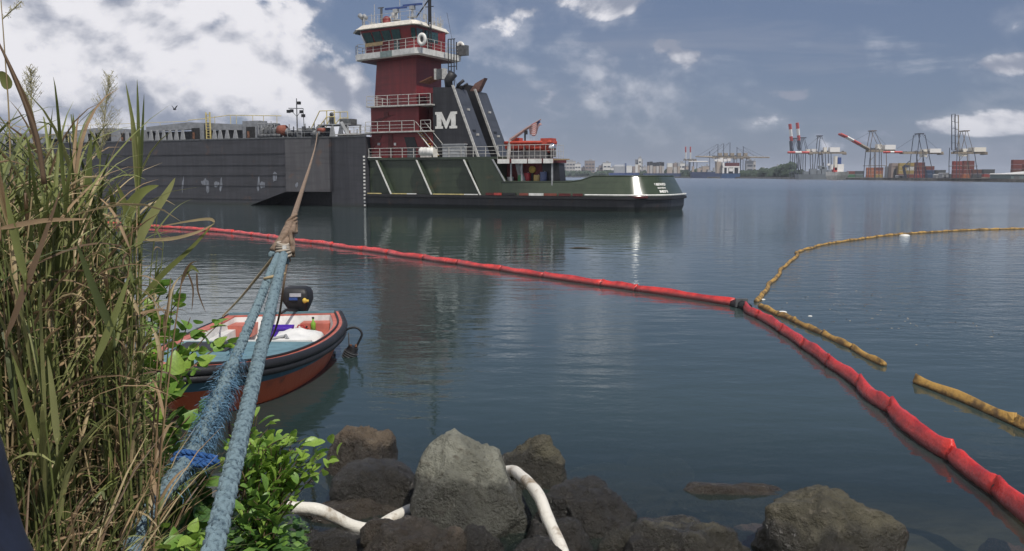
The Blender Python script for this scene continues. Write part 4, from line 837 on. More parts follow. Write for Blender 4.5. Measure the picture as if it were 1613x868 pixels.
sb(t0, D, pc, 1136, 1161, 264, 273.5, m_blk, 'garage', -1.5, 5); sb(t0, D, pc, 1140, 1161, 256.5, 261.8, m_dred, 'upper_house'); sb(t0, D, pc, 1145, 1151, 265, 270, m_cwhite, 'ramp', -3.3, -3)
for k, (a, b, c, d) in enumerate(((1124, 1128, 251, 254), (1129, 1133, 250, 255), (1133, 1137, 248.5, 255), (1138, 1143, 250.5, 254.5), (1144, 1149, 249.5, 254))): sb(t0, D, pc, a, b, c, d, m_cwhite, 'bridge_house', 2, 6)
sb(t0, D, pc, 1127, 1134, 254.5, 273, bm_['tan'], 'superstructure', 1, 8)
D = shoreD(1110); t0, w, z = hullship('barge_ship', 'long low dark blue ship left of the ship with white stern frames', 1086, 1132, 271, D, m_navy); pc = 1109
for a, b, c, d, m in ((1088, 1091, 262, 271, 'tan'), (1096, 1101, 265, 271, 'tan'), (1104, 1110, 262, 271, 'tan'), (1112, 1118, 268, 271, 'grey'), (1121, 1126, 264, 271, 'grey')): sb(t0, D, pc, a, b, c, d, bm_[m], 'deck_house', -2, 2)
D = shoreD(990)-25; t0, w, z = hullship('cargo_ship', 'blue hulled ship with white house and flat grey deck seen over the tug stern', 958, 1005, 272.5, D, pmat('ship_royal_blue', (.03, .06, .20), .5, var=.2, scale=.2)); pc = 981.5
for a, b, c, d, m in ((966, 984, 262, 272.5, 'grey'), (985, 994, 261, 272, 'white'), (983, 985.2, 257, 272, 'blue'), (995, 999, 262, 272.5, 'brown'), (999, 1003, 259, 272, 'white'), (1003, 1006, 260, 272, 'tan')): sb(t0, D, pc, a, b, c, d, bm_[m], 'superstructure', -2, 3)
for k in range(6): sb(t0, D, pc, 967+k*3, 968.5+k*3, 259.5, 262.2, m_cwhite, 'deck_crate', -1, 1)
D = shoreD(1040)-20; t0, w, z = hullship('container_ship', 'dark blue container ship with a row of black stacks aboard', 1012, 1080, 273, D, m_navy); pc = 1046
for k, (a, b, c, m) in enumerate(((1018, 1021, 255, 'blue'), (1022, 1026, 254.5, 'grey'), (1027, 1031, 256, 'blue'), (1032, 1036, 255.5, 'brown'), (1037, 1040, 255, 'blue'), (1041, 1044, 255.5, 'grey'), (1049, 1057, 257, 'white'), (1059, 1064, 257, 'brown'), (1065, 1069, 256, 'grey'))):
    sb(t0, D, pc, a, b, c, c+6, m_blk if k < 6 else bm_[m], 'cargo_stack', -2, 3); sb(t0, D, pc, a, b, c+6, 273, bm_['pale' if k % 2 else 'tan'], 'cargo_stack', -2, 3)
D = shoreD(1290)-14; t0, w, z = hullship('naval_ship', 'long light grey ship with low superstructure under the cranes', 1252, 1316, 274.5, D, m_sgrey); pc = 1284
for a, b, c, d in ((1262, 1270, 270, 275), (1272, 1282, 266, 275), (1283, 1289, 268, 275), (1290, 1298, 263.5, 275), (1299, 1306, 268, 275), (1307, 1313, 265, 275), (1286, 1294, 261, 266)): sb(t0, D, pc, a, b, c, d, m_sgrey, 'superstructure', -2, 2)
for a, b, c in ((1276, 1276.8, 258), (1293, 1294, 256), (1302, 1302.8, 258)): sb(t0, D, pc, a, b, c, 268, m_greyd, 'mast', -.3, .3)
sb(t0, D, pc, 1299, 1303, 257.5, 261, m_cwhite, 'dome', -1, 1)
D = shoreD(1321)-40; t0 = thing('white_ship', 'white bowed ship seen end on with blue funnel and white house', 'ship', (XD(1321, D), D, 0)); k = D/F
z1 = pz(1321, 270.5, D); MB().loft([[(-5*k, -1, -.5), (5*k, -1, -.5), (6*k, 20, -.5), (-6*k, 20, -.5)], [(-9*k, -4, z1*.55), (9*k, -4, z1*.55), (9*k, 20, z1*.55), (-9*k, 20, z1*.55)], [(-8.6*k, -5, z1), (8.6*k, -5, z1), (9*k, 20, z1), (-9*k, 20, z1)]]).build('hull', pmat('ship_white', (.62, .60, .55), .5, var=.2, scale=.3), t0)
for a, b, c, d, m, nm in ((1315.5, 1325.5, 258.5, 270.5, m_cwhite, 'superstructure'), (1315.5, 1321, 248, 258.5, m_blue, 'funnel'), (1311.5, 1315, 246, 268, m_cream, 'mast_house'), (1310, 1315.5, 264, 271, m_cred, 'side_house'), (1306, 1308.5, 259, 267, m_cwhite, 'bridge_wing')): sb(t0, D, 1321, a, b, c, d, m, nm, 0, 4)
# a few birds in the distance
bd = thing('bird', 'small dark bird flying above the barge', 'bird', P(275, 172.5, 60)); MB().loft([[(-.02, -.25, 0), (.02, -.25, .0), (0, -.25, .03)], [(-.07, 0, -.04), (.07, 0, -.04), (0, 0, .07)], [(-.02, .3, 0), (.02, .3, 0), (0, .3, .03)]]).build('body', m_blk, bd)
for sx in (-1, 1): MB().add([(0, -.1, .02), (0, .12, .02), (sx*.2, .05, .28), (sx*.14, -.08, .22), (0, -.1, 0), (0, .12, 0), (sx*.2, .05, .26), (sx*.14, -.08, .20)], [(0,1,2,3),(7,6,5,4),(0,4,5,1),(1,5,6,2),(2,6,7,3),(3,7,4,0)]).build('wing', m_blk, bd)

# ------------------------------------------------------------------ containment booms
def resample(pts, d):
    P_ = smoothpath(pts, 8); out = [P_[0]]; acc = 0
    for a, b in zip(P_, P_[1:]):
        L_ = (b-a).length; u = d-acc
        while u <= L_ and L_ > 0: out.append(a.lerp(b, u/L_)); u += d
        acc = (acc+L_) % d
    return out
def fabric(name, col, col2, tr_=.0):
    m = pmat(name, col, .30, var=.3, scale=2.2, bump=1.0, col2=col2, bscale=11, spec=.5, amt=(.30, .62)); return m
def dulled_low(m, dull, z0, z1):      # duller colour low on the floats, brighter towards the top
    q = NT(m.node_tree); b = q.n['Principled BSDF']; src = b.inputs['Base Color'].links[0].from_socket; g = q.sep(q.new('ShaderNodeNewGeometry').outputs['Position'])[2]
    o_ = q.new('ShaderNodeTexCoord').outputs['Object']; g = q.m('ADD', g, q.m('MULTIPLY', q.m('SUBTRACT', q.noise(o_, 4, 5, .6), .5), .09)); q.put(b.inputs['Base Color'], q.mix(q.ss(g, z0, z1), dull, src)); return m
m_br = fabric('red_boom_fabric', (.60, .034, .026), (.30, .018, .018)); m_by = pmat('yellow_boom_fabric', (.40, .235, .055), .7, var=.4, scale=3, bump=1.0, col2=(.13, .08, .03), bscale=16, amt=(.40, .58))
def boom(name, label, pts, seg, r, mat, cz, fin, wob=.12):
    rp = [p for p in resample([(x, y, 0) for x, y in pts], seg)]; last = Vector((*pts[-1], 0))
    if (rp[-1]-last).length > seg*.45: rp.append(last)
    else: rp[-1] = last
    for i_ in range(1, len(rp)-1): rp[i_] = rp[i_].lerp(rp[i_+1], R(-.22, .22) if R(0, 1) < .5 else R(0, .3))
    c0 = rp[0].copy(); root = thing(name, label, 'boom', (c0.x, c0.y, 0))
    for k in range(len(rp)-1):
        a, b = rp[k], rp[k+1]; d = (b-a).normalized(); nrm = Vector((-d.y, d.x, 0)); 
        if nrm.y < 0: nrm = -nrm       # away from the camera
        amp = R(-wob, wob); rings = []; n = 14; NS = 12; ph = R(0, 9); rr = r*R(.9, 1.08); lean = R(.2, 1.0); finh = fin*R(.5, 1.4)
        for i in range(NS+1):
            u = i/NS; e = math.sin(PI*u)**.35 if 0 < u < 1 else 0; c = a.lerp(b, .006+.988*u) + nrm*amp*math.sin(PI*u)
            q = rr*(.80+.20*e); ring_ = []
            for j in range(n):
                an = 2*PI*j/n; w_ = 1+.16*noise.noise(Vector((u*9+ph, an*1.5, k*3.3)))
                h_ = math.sin(an)*q*w_; s_ = math.cos(an)*q*w_*.95
                if j in (3, 4): h_ += finh*(1.25-.75*e) + .018*math.sin(u*9+ph); s_ += finh*.5*lean
                ring_.append(c+nrm*s_+Vector((0, 0, cz+h_))-c0)
            rings.append(ring_)
        MB().loft(rings).build('float_segment', mat, root, True)
        if k: 
            p = a-c0; MB().tube([p-d*.07+Vector((0, 0, cz)), p+Vector((0, 0, cz+.01)), p+d*.07+Vector((0, 0, cz))], [r*.60, r*.72, r*.60], 10).build('connector', mat if R(0, 1) < .5 else m_blk, root, True)
    return root
boom('containment_boom', 'long red floating boom stretching from the grass to the black coupling in the middle', [(-52, 80), (-40, 72), (-30.5, 65), (-23.56, 59.25), (-18.0, 55.0), (-11.79, 47.56), (-5.92, 40.03), (-1.12, 33.57), (1.57, 29.8), (3.9, 26.63), (5.13, 25.0), (6.0, 23.7)], 2.7, .125, m_br, .05, .05)
boom('containment_boom', 'near red floating boom running from the black coupling to the lower right corner', [(6.15, 23.1), (6.10, 22.0), (6.02, 19.02), (5.87, 16.36), (5.80, 14.8), (5.63, 12.87), (5.45, 10.75), (5.26, 8.8), (5.0, 7.0), (4.8, 5.4)], 1.75, .112, m_br, .06, .065, .08)
cp = thing('boom_coupling', 'black coupling joining the two red booms', 'coupling', (6.1, 23.4, 0)); MB().tube([(-.12, .38, .05), (0, 0, .08), (.08, -.38, .05)], [.12, .13, .12], 10).build('sleeve', m_blk, cp, True); MB().box(-.16, .16, -.06, .06, .02, .24).build('end_plate', m_greyd, cp)
boom('containment_boom', 'far yellow boom curving away from the red booms to the right edge', [(44, 62.5), (33.52, 58.16), (29.37, 56.8), (23.66, 53.07), (20.64, 50.32), (16.43, 45.58), (13.2, 40.8), (12.3, 38.3), (10.9, 35), (9.19, 30.55), (7.9, 27.3), (6.76, 24.4)], 2.2, .075, m_by, .015, .02, .09)
boom('containment_boom', 'short yellow boom lying just behind the near red boom', [(6.65, 23.6), (6.65, 22.4), (6.78, 20.9), (6.88, 18.98), (6.92, 17.56), (6.87, 16.1)], 1.4, .072, m_by, .02, .02, .06)
boom('containment_boom', 'thin yellow boom afloat alone at the right edge', [(6.83, 14.79), (7.0, 13.7), (7.08, 12.59), (7.1, 11.58), (7.1, 9.9), (7.0, 7.6)], 2.3, .055, m_by, .03, .06, .08)
dulled_low(m_br, (.17, .045, .045), .03, .14); dulled_low(m_by, (.10, .065, .03), .0, .06)
# floating litter near the coupling and the stick
mb = MB(); random.seed(3)
for k in range(420):
    u = random.random()**1.5; 
    if k < 260: x, y = R(6.9, 11), R(15.5, 27)
    else:
        v = random.random(); x = 7+v*28; y = 25+34*v**.72-R(.2, 2.2)
    if noise.noise(Vector((x*.6, y*.35, 2))) < .02: continue
    w = R(.012, .05); a = R(0, PI); h = R(.004, .012); dx, dy = math.cos(a)*w, math.sin(a)*w
    mb.add([(x-dx, y-dy, .002), (x+dy*.5, y-dx*.5, .002), (x+dx, y+dy, .002), (x-dy*.5, y+dx*.5, .002), (x, y, h)], [(0,1,4),(1,2,4),(2,3,4),(3,0,4)], random.choice((0, 0, 0, 1, 2)))
tag(mb.build('floating_litter', [pmat('wet_leaf_litter', (.10, .07, .04), .7), pmat('pale_scraps', (.40, .34, .26), .7), m_blk]), 'scattered leaves and scraps on the water inside the yellow boom', 'litter', kind='stuff')
for px, py, sz, lab in ((1232, 492, .09, 'white scrap of foam beside the yellow boom close to the coupling'), (1201, 472, .06, 'small white cup by the corner of the yellow boom'), (1425, 371.5, .22, 'white foam lump on the far yellow boom'), (1276, 498, .04, 'tiny white scrap on the open water right of the booms')):
    g = G(px, py); o = MB().sphere((0, 0, 0), sz, 8, 5, sc_=(1.5, .8, .45)).build('foam_scrap', m_white, smooth=True); o.location = g; tag(o, lab, 'litter')
g = G(915, 391); o = MB().tube([(-.55, 0, .0), (-.2, .02, .03), (.2, 0, .02), (.6, .05, 0)], [.02, .035, .03, .01], 6).build('driftwood_stick', pmat('wet_bark', (.06, .045, .03), .8)); o.location = g; tag(o, 'thin dark stick floating beyond the red boom', 'stick')

# ------------------------------------------------------------------ the little boat
random.seed(5)
BO = Vector((-4.6, 15.4, 0)); boat = thing('skiff', 'open wooden skiff with blue foredeck, coral gunwale and black rubber fender', 'boat', BO)
gw = [(-3.52, 18.45, .64), (-3.16, 17.2, .60), (-3.06, 15.9, .60), (-3.15, 14.6, .63), (-3.42, 13.5, .68), (-3.85, 12.75, .74), (-4.35, 12.25, .80), (-4.7, 12.1, .82), (-5.05, 12.3, .80), (-5.5, 12.9, .74), (-5.85, 13.8, .68), (-6.0, 15.0, .63), (-6.05, 16.5, .60), (-6.0, 17.4, .60), (-5.95, 18.15, .63)]
gwp = smoothpath(gw, 4); N = len(gwp)
loc_ = [p-BO for p in gwp]
def scl(k, z, ky=None): 
    return [Vector((p.x*k, (p.y)*(ky or k) + (.0 if p.y > 0 else 0), z if z is not None else p.z)) for p in loc_]
m_bor = pmat('boat_orange', (.40, .085, .035), .5, var=.35, scale=2.2, col2=(.20, .06, .035), amt=(.32, .5), bump=.4); m_bbl = pmat('boat_blue', (.12, .235, .275), .5, var=.3, scale=4); m_bblt = pmat('boat_blue_stripe', (.03, .10, .15), .5, var=.3); m_cor = pmat('boat_coral', (.50, .14, .10), .5, var=.25, scale=5); m_bwh = pmat('boat_white', (.66, .65, .62), .5, var=.2, scale=5)
r_b = scl(.62, -.28); r_0 = scl(.84, 0); r_1 = [a.lerp(b, .5) for a, b in zip(scl(.945, .30), [Vector((p.x*.945, p.y*.96, p.z*.5)) for p in loc_])]
r_1 = [Vector((p.x*.945, p.y*.955, p.z*.56)) for p in loc_]; r_2 = [Vector((p.x*.975, p.y*.98, p.z*.78)) for p in loc_]; r_3 = [Vector((p.x, p.y, p.z)) for p in loc_]
MB().loft([r_b, r_0], 2, cap=True).loft([[p for p in r_0], r_1], 0, cap=False).loft([r_1, r_2], 1, cap=False).loft([r_2, r_3], 2, cap=False).build('hull', [m_bor, m_bblt, m_blk], boat, True)
# inner skin and floor
i_3 = [Vector((p.x*.865, p.y*.915, p.z-.01)) for p in loc_]; i_0 = [Vector((p.x*.80, p.y*.86, .16)) for p in loc_]
MB().loft([[v for v in i_3], i_0], cap=False).add(i_0, [tuple(range(N))]).build('inner_skin', m_bwh, boat, True)
MB().loft([r_3, [v+Vector((0, 0, .03)) for v in [Vector((p.x*.985, p.y*.985, p.z)) for p in loc_]], [v+Vector((0, 0, .03)) for v in i_3], i_3], cap=False).build('gunwale', m_cor, boat)
for dz, rr in ((-.03, .075), (-.14, .06)):
    sidep = [Vector((p.x*1.01, p.y*1.005, p.z+dz)) for p in loc_]; MB().tube(sidep, rr, 8).build('rubber_fender', m_blk, boat, True)
MB().tube([Vector((p.x*.93, p.y*.96, p.z+.045)) for p in loc_[:N//2-3]], .022, 6).build('rubber_strip', m_blk, boat, True)
# foredeck; a black plate paints in the dark of its open hatch
fd = [v for v in i_3 if v.y < -.25]; fdp = [Vector((v.x, v.y, v.z+.02)) for v in fd]
fdp = [Vector((fdp[0].x, -.2, fdp[0].z))]+fdp+[Vector((fdp[-1].x, -.2, fdp[-1].z))]
MB().add([tuple(v) for v in fdp]+[(v.x, v.y, v.z-.04) for v in fdp], [tuple(range(len(fdp))), tuple(range(2*len(fdp)-1, len(fdp)-1, -1))]+[(i, i+len(fdp), (i+1) % len(fdp)+len(fdp), (i+1) % len(fdp)) for i in range(len(fdp))]).build('foredeck', m_bbl, boat)
MB().box(-1.0, 0.0, -1.35, -.6, .675, .70).build('hatch', m_blk, boat); MB().box(-1.05, .05, -1.40, -.55, .660, .675).build('hatch_frame', m_bblt, boat)
MB().box(-1.25, 1.25, -.22, -.17, .16, .655).build('deck_bulkhead', m_bwh, boat)
# transom, stern seats
MB().add([(-1.32, 2.62, .15), (1.02, 2.90, .15), (1.02, 2.90, .70), (-1.32, 2.62, .70), (-1.32, 2.55, .15), (1.02, 2.82, .15), (1.02, 2.82, .70), (-1.32, 2.55, .70)], [(0,1,2,3),(7,6,5,4),(0,4,5,1),(1,5,6,2),(2,6,7,3),(3,7,4,0)]).build('transom', m_bbl, boat)
MB().box(.35, 1.0, 2.35, 2.8, .30, .52).build('stern_seat', m_cor, boat); MB().box(-1.25, -.65, 2.05, 2.55, .30, .52).build('stern_seat', m_cor, boat)
MB().box(-1.15, 1.15, .75, 1.05, .30, .36).build('thwart', m_bwh, boat)
MB().box(-1.2, -1.0, -.2, 2.2, .2, .45).build('side_locker', m_bwh, boat)
# outboard motor
om = MB(); 
def rr_ring(cx, cy, z, w, d, n=20, p=.38): return [(cx+w*math.copysign(abs(math.cos(q))**p, math.cos(q)), cy+d*math.copysign(abs(math.sin(q))**p, math.sin(q)), z) for q in [2*PI*j/n for j in range(n)]]
mx_, my_ = .12, 3.05
mot = MB().loft([rr_ring(mx_+.0, my_, .56, .14, .16), rr_ring(mx_-.03, my_, .66, .22, .24), rr_ring(mx_-.05, my_, .84, .32, .30), rr_ring(mx_-.05, my_, 1.0, .31, .29), rr_ring(mx_-.07, my_, 1.08, .28, .26), rr_ring(mx_-.08, my_, 1.11, .22, .2)]).build('outboard_motor', m_blk, boat, True)
mot.location = (.06, 0, .07)
mot['label'] = 'black outboard motor with a yellow knob'
MB().tube([(mx_, my_, .6), (mx_, my_, -.35)], [.12, .08], 8).box(mx_-.10, mx_+.10, my_-.30, my_-.12, .35, .62).sphere((mx_, my_, -.42), .1, 8, 6, sc_=(1, 2.2, 1)).build('leg_casing', m_blk, mot, True)
MB().tube([(mx_, my_-.2, .64), (mx_-.1, my_-.8, .74), (mx_-.15, my_-1.05, .72)], .03, 8).build('tiller', m_blk, mot, True)
MB().sphere((mx_+.18, my_-.30, .86), .055, 8, 6).tube([(mx_+.18, my_-.30, .86), (mx_+.27, my_-.28, .85)], .03, 6).build('knob', m_yel, mot, True)
MB().box(mx_-.16, mx_+.10, my_-.315, my_-.28, .94, 1.01).build('sticker', pmat('sticker_silver', (.45, .45, .48), .4), mot); MB().box(mx_-.17, mx_+.02, my_-.325, my_-.29, .87, .925).build('sticker', m_blue, mot)
boat.scale = (.9, 1, 1)
# cargo in the boat
def lump(name, label, cat, loc, sc_, mat, amp=.18, seed=1, n=24, m=14):
    rings = []
    for i in range(m+1):
        a = -PI/2+PI*i/m; rr = max(math.cos(a), .02); rings.append([])
        for j in range(n):
            q = 2*PI*j/n; v = Vector((rr*math.cos(q), rr*math.sin(q), math.sin(a))); k = 1+amp*noise.noise(v*2.1+Vector((seed, 0, 0)))+amp*.4*noise.noise(v*5+Vector((0, seed, 0))); rings[-1].append((v.x*sc_[0]*k, v.y*sc_[1]*k, max(-.6, v.z)*sc_[2]*k))
    o = MB().loft(rings).build(name, mat, smooth=True); o.location = loc; tag(o, label, cat); return o
lump('white_sack', 'big lumpy white sack filling the middle of the skiff', 'sack', (-4.02, 16.3, .34), (.50, .85, .27), pmat('white_plastic', (.74, .73, .70), .45, var=.12), .3, 2)
lump('white_sheet', 'crumpled white plastic sheet left of the big sack in the skiff', 'sheet', (-4.85, 16.1, .22), (.42, .75, .10), pmat('white_plastic', (.74, .73, .70), .45, var=.12), .5, 8)
cr_ = thing('purple_tub', 'purple plastic tub standing in the skiff', 'tub', (-4.46, 17.0, .30))
MB().loft([[(-.17, -.12, 0), (.17, -.12, 0), (.17, .12, 0), (-.17, .12, 0)], [(-.21, -.15, .30), (.21, -.15, .30), (.21, .15, .30), (-.21, .15, .30)], [(-.19, -.13, .30), (.19, -.13, .30), (.19, .13, .30), (-.19, .13, .30)], [(-.15, -.1, .03), (.15, -.1, .03), (.15, .1, .03), (-.15, .1, .03)]]).build('tub', pmat('purple_plastic', (.09, .03, .42), .4, var=.1), cr_); MB().box(-.23, .23, -.17, -.14, .26, .30).build('rim', pmat('purple_plastic', (.09, .03, .42), .4, var=.1), cr_)
bt = thing('green_bottle', 'small green bottle near the outboard motor', 'bottle', (-4.02, 17.75, .38)); MB().tube([(0, 0, 0), (0, 0, .15), (0, 0, .19), (0, 0, .24)], [.05, .05, .02, .02], 10).build('body', pmat('green_plastic', (.22, .42, .04), .4), bt, True); MB().tube([(0, 0, .24), (0, 0, .27)], .025, 8).build('cap', m_blk, bt)
fu = thing('fuel_can', 'small red fuel can beside the green bottle', 'fuel can', (-4.22, 17.55, .30)); MB().box(-.13, .13, -.08, .08, 0, .16).tube([(-.08, 0, .16), (-.05, 0, .22), (.05, 0, .22), (.08, 0, .16)], .015, 6).build('can', pmat('fuel_red', (.45, .04, .04), .4), fu); MB().tube([(.1, 0, .16), (.12, 0, .2)], .02, 6).build('spout', m_blk, fu)
an = thing('folding_anchor', 'small grey anchor with handle lying on the white sack', 'anchor', (-4.3, 15.75, .52)); MB().tube([(-.28, -.12, 0), (0, .05, .06), (.18, .16, .08)], .025, 6).build('shank', m_greyp, an); MB().tube([(.12, .22, .04), (.2, .14, .1), (.26, .06, .04)], .025, 6).build('fluke', m_greyp, an)
# black float hanging off the stern quarter on a stiff hose
hg = thing('hanging_pump', 'black ribbed pump hanging from a hooped hose off the skiff\'s right side', 'pump', (0, 0, 0)); HD = 17.0
hp = [P(*q, HD) for q in ((545, 520), (551, 517), (560, 516), (567, 520), (570, 527), (566, 537), (560, 548))]
hg.location = hp[-1]; o_ = hp[-1].copy()
MB().tube(smoothpath([p-o_ for p in hp], 4), .022, 8).build('hose', m_blk, hg, True)
MB().tube([P(549, 524, HD)-o_, P(550, 546, HD)-o_], .014, 6).build('cord', m_greyd, hg)
a, b = P(557, 546, HD)-o_, P(548, 567, HD)-o_; MB().tube([a, a.lerp(b, .3), a.lerp(b, .33), a.lerp(b, .9), b], [.10, .11, .13, .135, .11], 12).build('pump_body', m_blk, hg)
for u in (.4, .55, .7, .85): MB().tube([a.lerp(b, u-.02), a.lerp(b, u+.02)], .148, 12).build('rib', m_greyd, hg)
for dx in (-.05, .05): MB().tube([a+Vector((dx, -.03, 0)), a+Vector((dx, -.03, .05))], .022, 8).build('port_cap', m_rust, hg)

# ------------------------------------------------------------------ ropes
def braid(mb, pts, rad, pitch=6.5, ns=8, k=0):
    P_ = [Vector(p) for p in pts]; cum = [0]
    for a, b in zip(P_, P_[1:]): cum.append(cum[-1]+(b-a).length)
    rs = rad if isinstance(rad, (list, tuple)) else [rad]*len(P_); Rm = sum(rs)/len(rs); n = int(cum[-1]/(Rm*pitch/12))+2
    fr = []; up = Vector((0, 0, 1)); j = 0
    for i in range(n):
        s_ = cum[-1]*i/(n-1)
        while j < len(cum)-2 and cum[j+1] < s_: j += 1
        u = (s_-cum[j])/max(1e-6, cum[j+1]-cum[j]); p = P_[j].lerp(P_[j+1], u); d = (P_[j+1]-P_[j]).normalized(); r = rs[j]+(rs[j+1]-rs[j])*u
        a = d.cross(up).normalized(); b = a.cross(d).normalized(); fr.append((p, a, b, r, s_/(Rm*pitch)*2*PI))
    for st in range(ns):
        sg = 1 if st % 2 else -1; ph = 2*PI*(st//2)/(ns//2); path = []; rr = []
        for p, a, b, r, th_ in fr:
            q = ph+sg*th_; cr2 = math.cos((ns//2)*(th_)+(0 if sg > 0 else PI) + (st//2)*PI); e = r*(.62+.13*cr2)
            w_ = 1+.07*noise.noise(p*25+Vector((st, 0, 0)))
            path.append(p+(a*math.cos(q)+b*math.sin(q))*e*w_); rr.append(r*.40*w_)
        mb.tube(path, rr, 6, k)
    return mb
m_rope = pmat('blue_rope_fibre', (.185, .265, .30), .9, var=.5, scale=26, bump=.6, bscale=260, col2=(.06, .10, .13), amt=(.34, .50)); m_ropeb = pmat('bright_blue_rope', (.045, .16, .46), .85, var=.4, scale=20, bump=.8, bscale=200); m_ropet = pmat('tan_rope_fibre', (.34, .24, .17), .9, var=.4, scale=15, bump=1, bscale=160)
KD = 9.4
pA = [P(448, 398, KD), P(441, 425, 7.9), P(430, 470, 6.5), P(417, 525, 5.5), P(404, 580, 4.75), P(389, 645, 4.1), P(372, 715, 3.55), P(355, 785, 3.15), P(340, 850, 2.88), P(325, 905, 2.7)]
o = braid(MB(), smoothpath(pA, 5), [.0375]*46).build('mooring_rope', m_rope, smooth=True); tag(o, 'thick plaited blue rope from the knot to the bottom edge, right one of two', 'rope', 'plaited blue mooring ropes')
pB = [P(440, 399, KD+.05), P(428, 425, 8.2), P(408, 475, 7.2), P(385, 530, 6.4), P(365, 578, 5.9), P(345, 625, 5.5), P(320, 680, 5.1), P(300, 718, 4.9), P(262, 770, 4.3), P(222, 830, 3.8), P(195, 900, 3.4)]
o = braid(MB(), smoothpath(pB, 5), [.036]*20+[.046]*20+[.038]*11).build('mooring_rope', m_rope, smooth=True); tag(o, 'thick blue rope with frayed lower part, the left one of two', 'rope', 'plaited blue mooring ropes')
mb = MB(); random.seed(9)
Bs = smoothpath(pB, 12)
for k in range(5200):
    i = int(random.gauss(66, 11)); i = max(44, min(92, i))
    if noise.noise(Vector((i*.45, k % 3, 1))) < -.08: continue
    p = Bs[min(i, len(Bs)-2)]+Vector((R(-.03, .03), R(-.03, .03), R(-.035, .03))); d = Vector((R(-1, 1), R(-1, 1), R(-1, .9))).normalized(); q = p+d*R(.02, .06); L_ = R(.02, .11); e = q+d*L_*.7+Vector((R(-.02, .02), R(-.02, .02), -L_*.7)); s2 = d.cross(Vector((R(-1, 1), R(-1, 1), R(-1, 1)))).normalized()*.0022
    m_ = (q+e)/2+Vector((R(-.02, .02), R(-.02, .02), R(-.01, .02))); mb.add([q-s2, q+s2, m_+s2, m_-s2, e], [(0,1,2,3),(3,2,4)])
o = mb.build('frayed_fibre', pmat('frayed_blue', (.11, .22, .33), .9, var=.4, scale=20)); tag(o, 'frayed blue fibres standing out from the left rope', 'rope fibres', kind='stuff')
for k, (pts, lab) in enumerate((([(275, 717), (290, 712), (315, 716), (342, 722)], 'upper bright blue rope turn bound round the frayed rope'), ([(270, 725), (292, 722), (318, 726), (345, 729)], 'lower bright blue rope turn bound round the frayed rope'), ([(282, 733), (300, 731), (322, 732), (340, 726)], 'lowest bright blue rope turn under the other two'))):
    pp = smoothpath([P(x, y, 4.78-.03*k) for x, y in pts], 6); mb = MB()
    for s_ in range(3): mb.tube([p+Vector((0, .008*math.cos(i*.9+s_*2.1), .009*math.sin(i*.9+s_*2.1))) for i, p in enumerate(pp)], .010, 6)
    o = mb.build('rope_lashing', m_ropeb, smooth=True); tag(o, lab, 'rope')
# tan hawser up to the barge
e = Vector((OX+S(500, 211, .2)[0]*UX+.2*VX, OY+S(500, 211, .2)[0]*UY+.2*VY, 8.15)); st_ = P(459, 352, KD+.5); mb = MB()
pp = [st_.lerp(e, (i/60)**1.6)-Vector((0, 0, .9*math.sin(PI*(i/60)**1.6)*.35)) for i in range(61)]
o = mb.tube(pp, .036, 8).build('hawser', m_ropet, smooth=True); tag(o, 'tan hawser running up from the blue ropes to the barge deck', 'rope')
kn = thing('rope_splice', 'tan wrapped splice joining the hawser to the blue ropes', 'rope splice', P(450, 380, KD))
K0 = P(450, 380, KD); q = [P(459, 350, KD+.45)-K0, P(454, 368, KD+.2)-K0, P(449, 385, KD)-K0, P(444, 400, KD-.1)-K0]
for k in range(5):
    a = 2*PI*k/5; MB().tube(smoothpath([p+Vector((math.cos(a+i*.5)*.035*(i+1)*.7, 0, math.sin(a+i*.5)*.03*(i+1)*.7)) for i, p in enumerate(q)], 5), [.028+.0011*i_ for i_ in range(16)], 7).build('strand', m_ropet, kn, True)
wr = MB(); cA = P(446, 396, KD-.12)-K0
for k in range(6): wr.tube([cA+Vector(((.078-.005*k)*math.cos(t_), .07*math.sin(t_), .024*k-.04+.012*math.sin(t_+k))) for t_ in [2*PI*j/16 for j in range(17)]], .015, 6)
wr.build('wrapping', pmat('pale_twine', (.42, .36, .29), .9, var=.4), kn, True)
wr = MB(); cB = P(459, 349, KD+.45)-K0
for k in range(3): wr.tube([cB+Vector((.055*math.cos(t_), .05*math.sin(t_), .04*k-.05+.05*math.cos(t_))) for t_ in [2*PI*j/14 for j in range(15)]], .019, 6)
wr.tube([cB+Vector((.05, 0, 0)), cB+Vector((.06, -.02, -.12)), P(461, 365, KD)-K0], .018, 6).build('knot', m_ropet, kn, True)
MB().tube(smoothpath([P(457, 362, KD)-K0, P(459, 380, KD-.05)-K0, P(460, 391, KD-.05)-K0, P(461, 405, KD-.05)-K0], 3), [.02]*7+[.028]*3, 7).build('loose_tail', m_ropet, kn, True)
MB().box(0, .035, -.03, 0, 0, .035).build('tape', m_white, kn).location = P(446, 392, KD-.28)-K0
MB().tube(smoothpath([P(436, 400, KD-.1)-K0, P(428, 399, KD-.1)-K0, P(427, 404, KD-.1)-K0], 4), .03, 7).tube(smoothpath([P(449, 400, KD-.12)-K0, P(452, 408, KD-.1)-K0, P(451, 415, KD-.1)-K0], 4), .028, 7).build('blue_tail', m_rope, kn, True)
o = MB().tube(smoothpath([P(431, 405, KD-.1), P(405, 437, 11.2), P(378, 470, 13.6), P(352, 497, 16.5), (-5.85, 17.9, .68)], 6), .018, 6).build('painter_line', pmat('buff_line', (.42, .33, .19), .8, var=.2), smooth=True); tag(o, 'thin buff line from the rope knot to the skiff\'s left stern', 'rope')
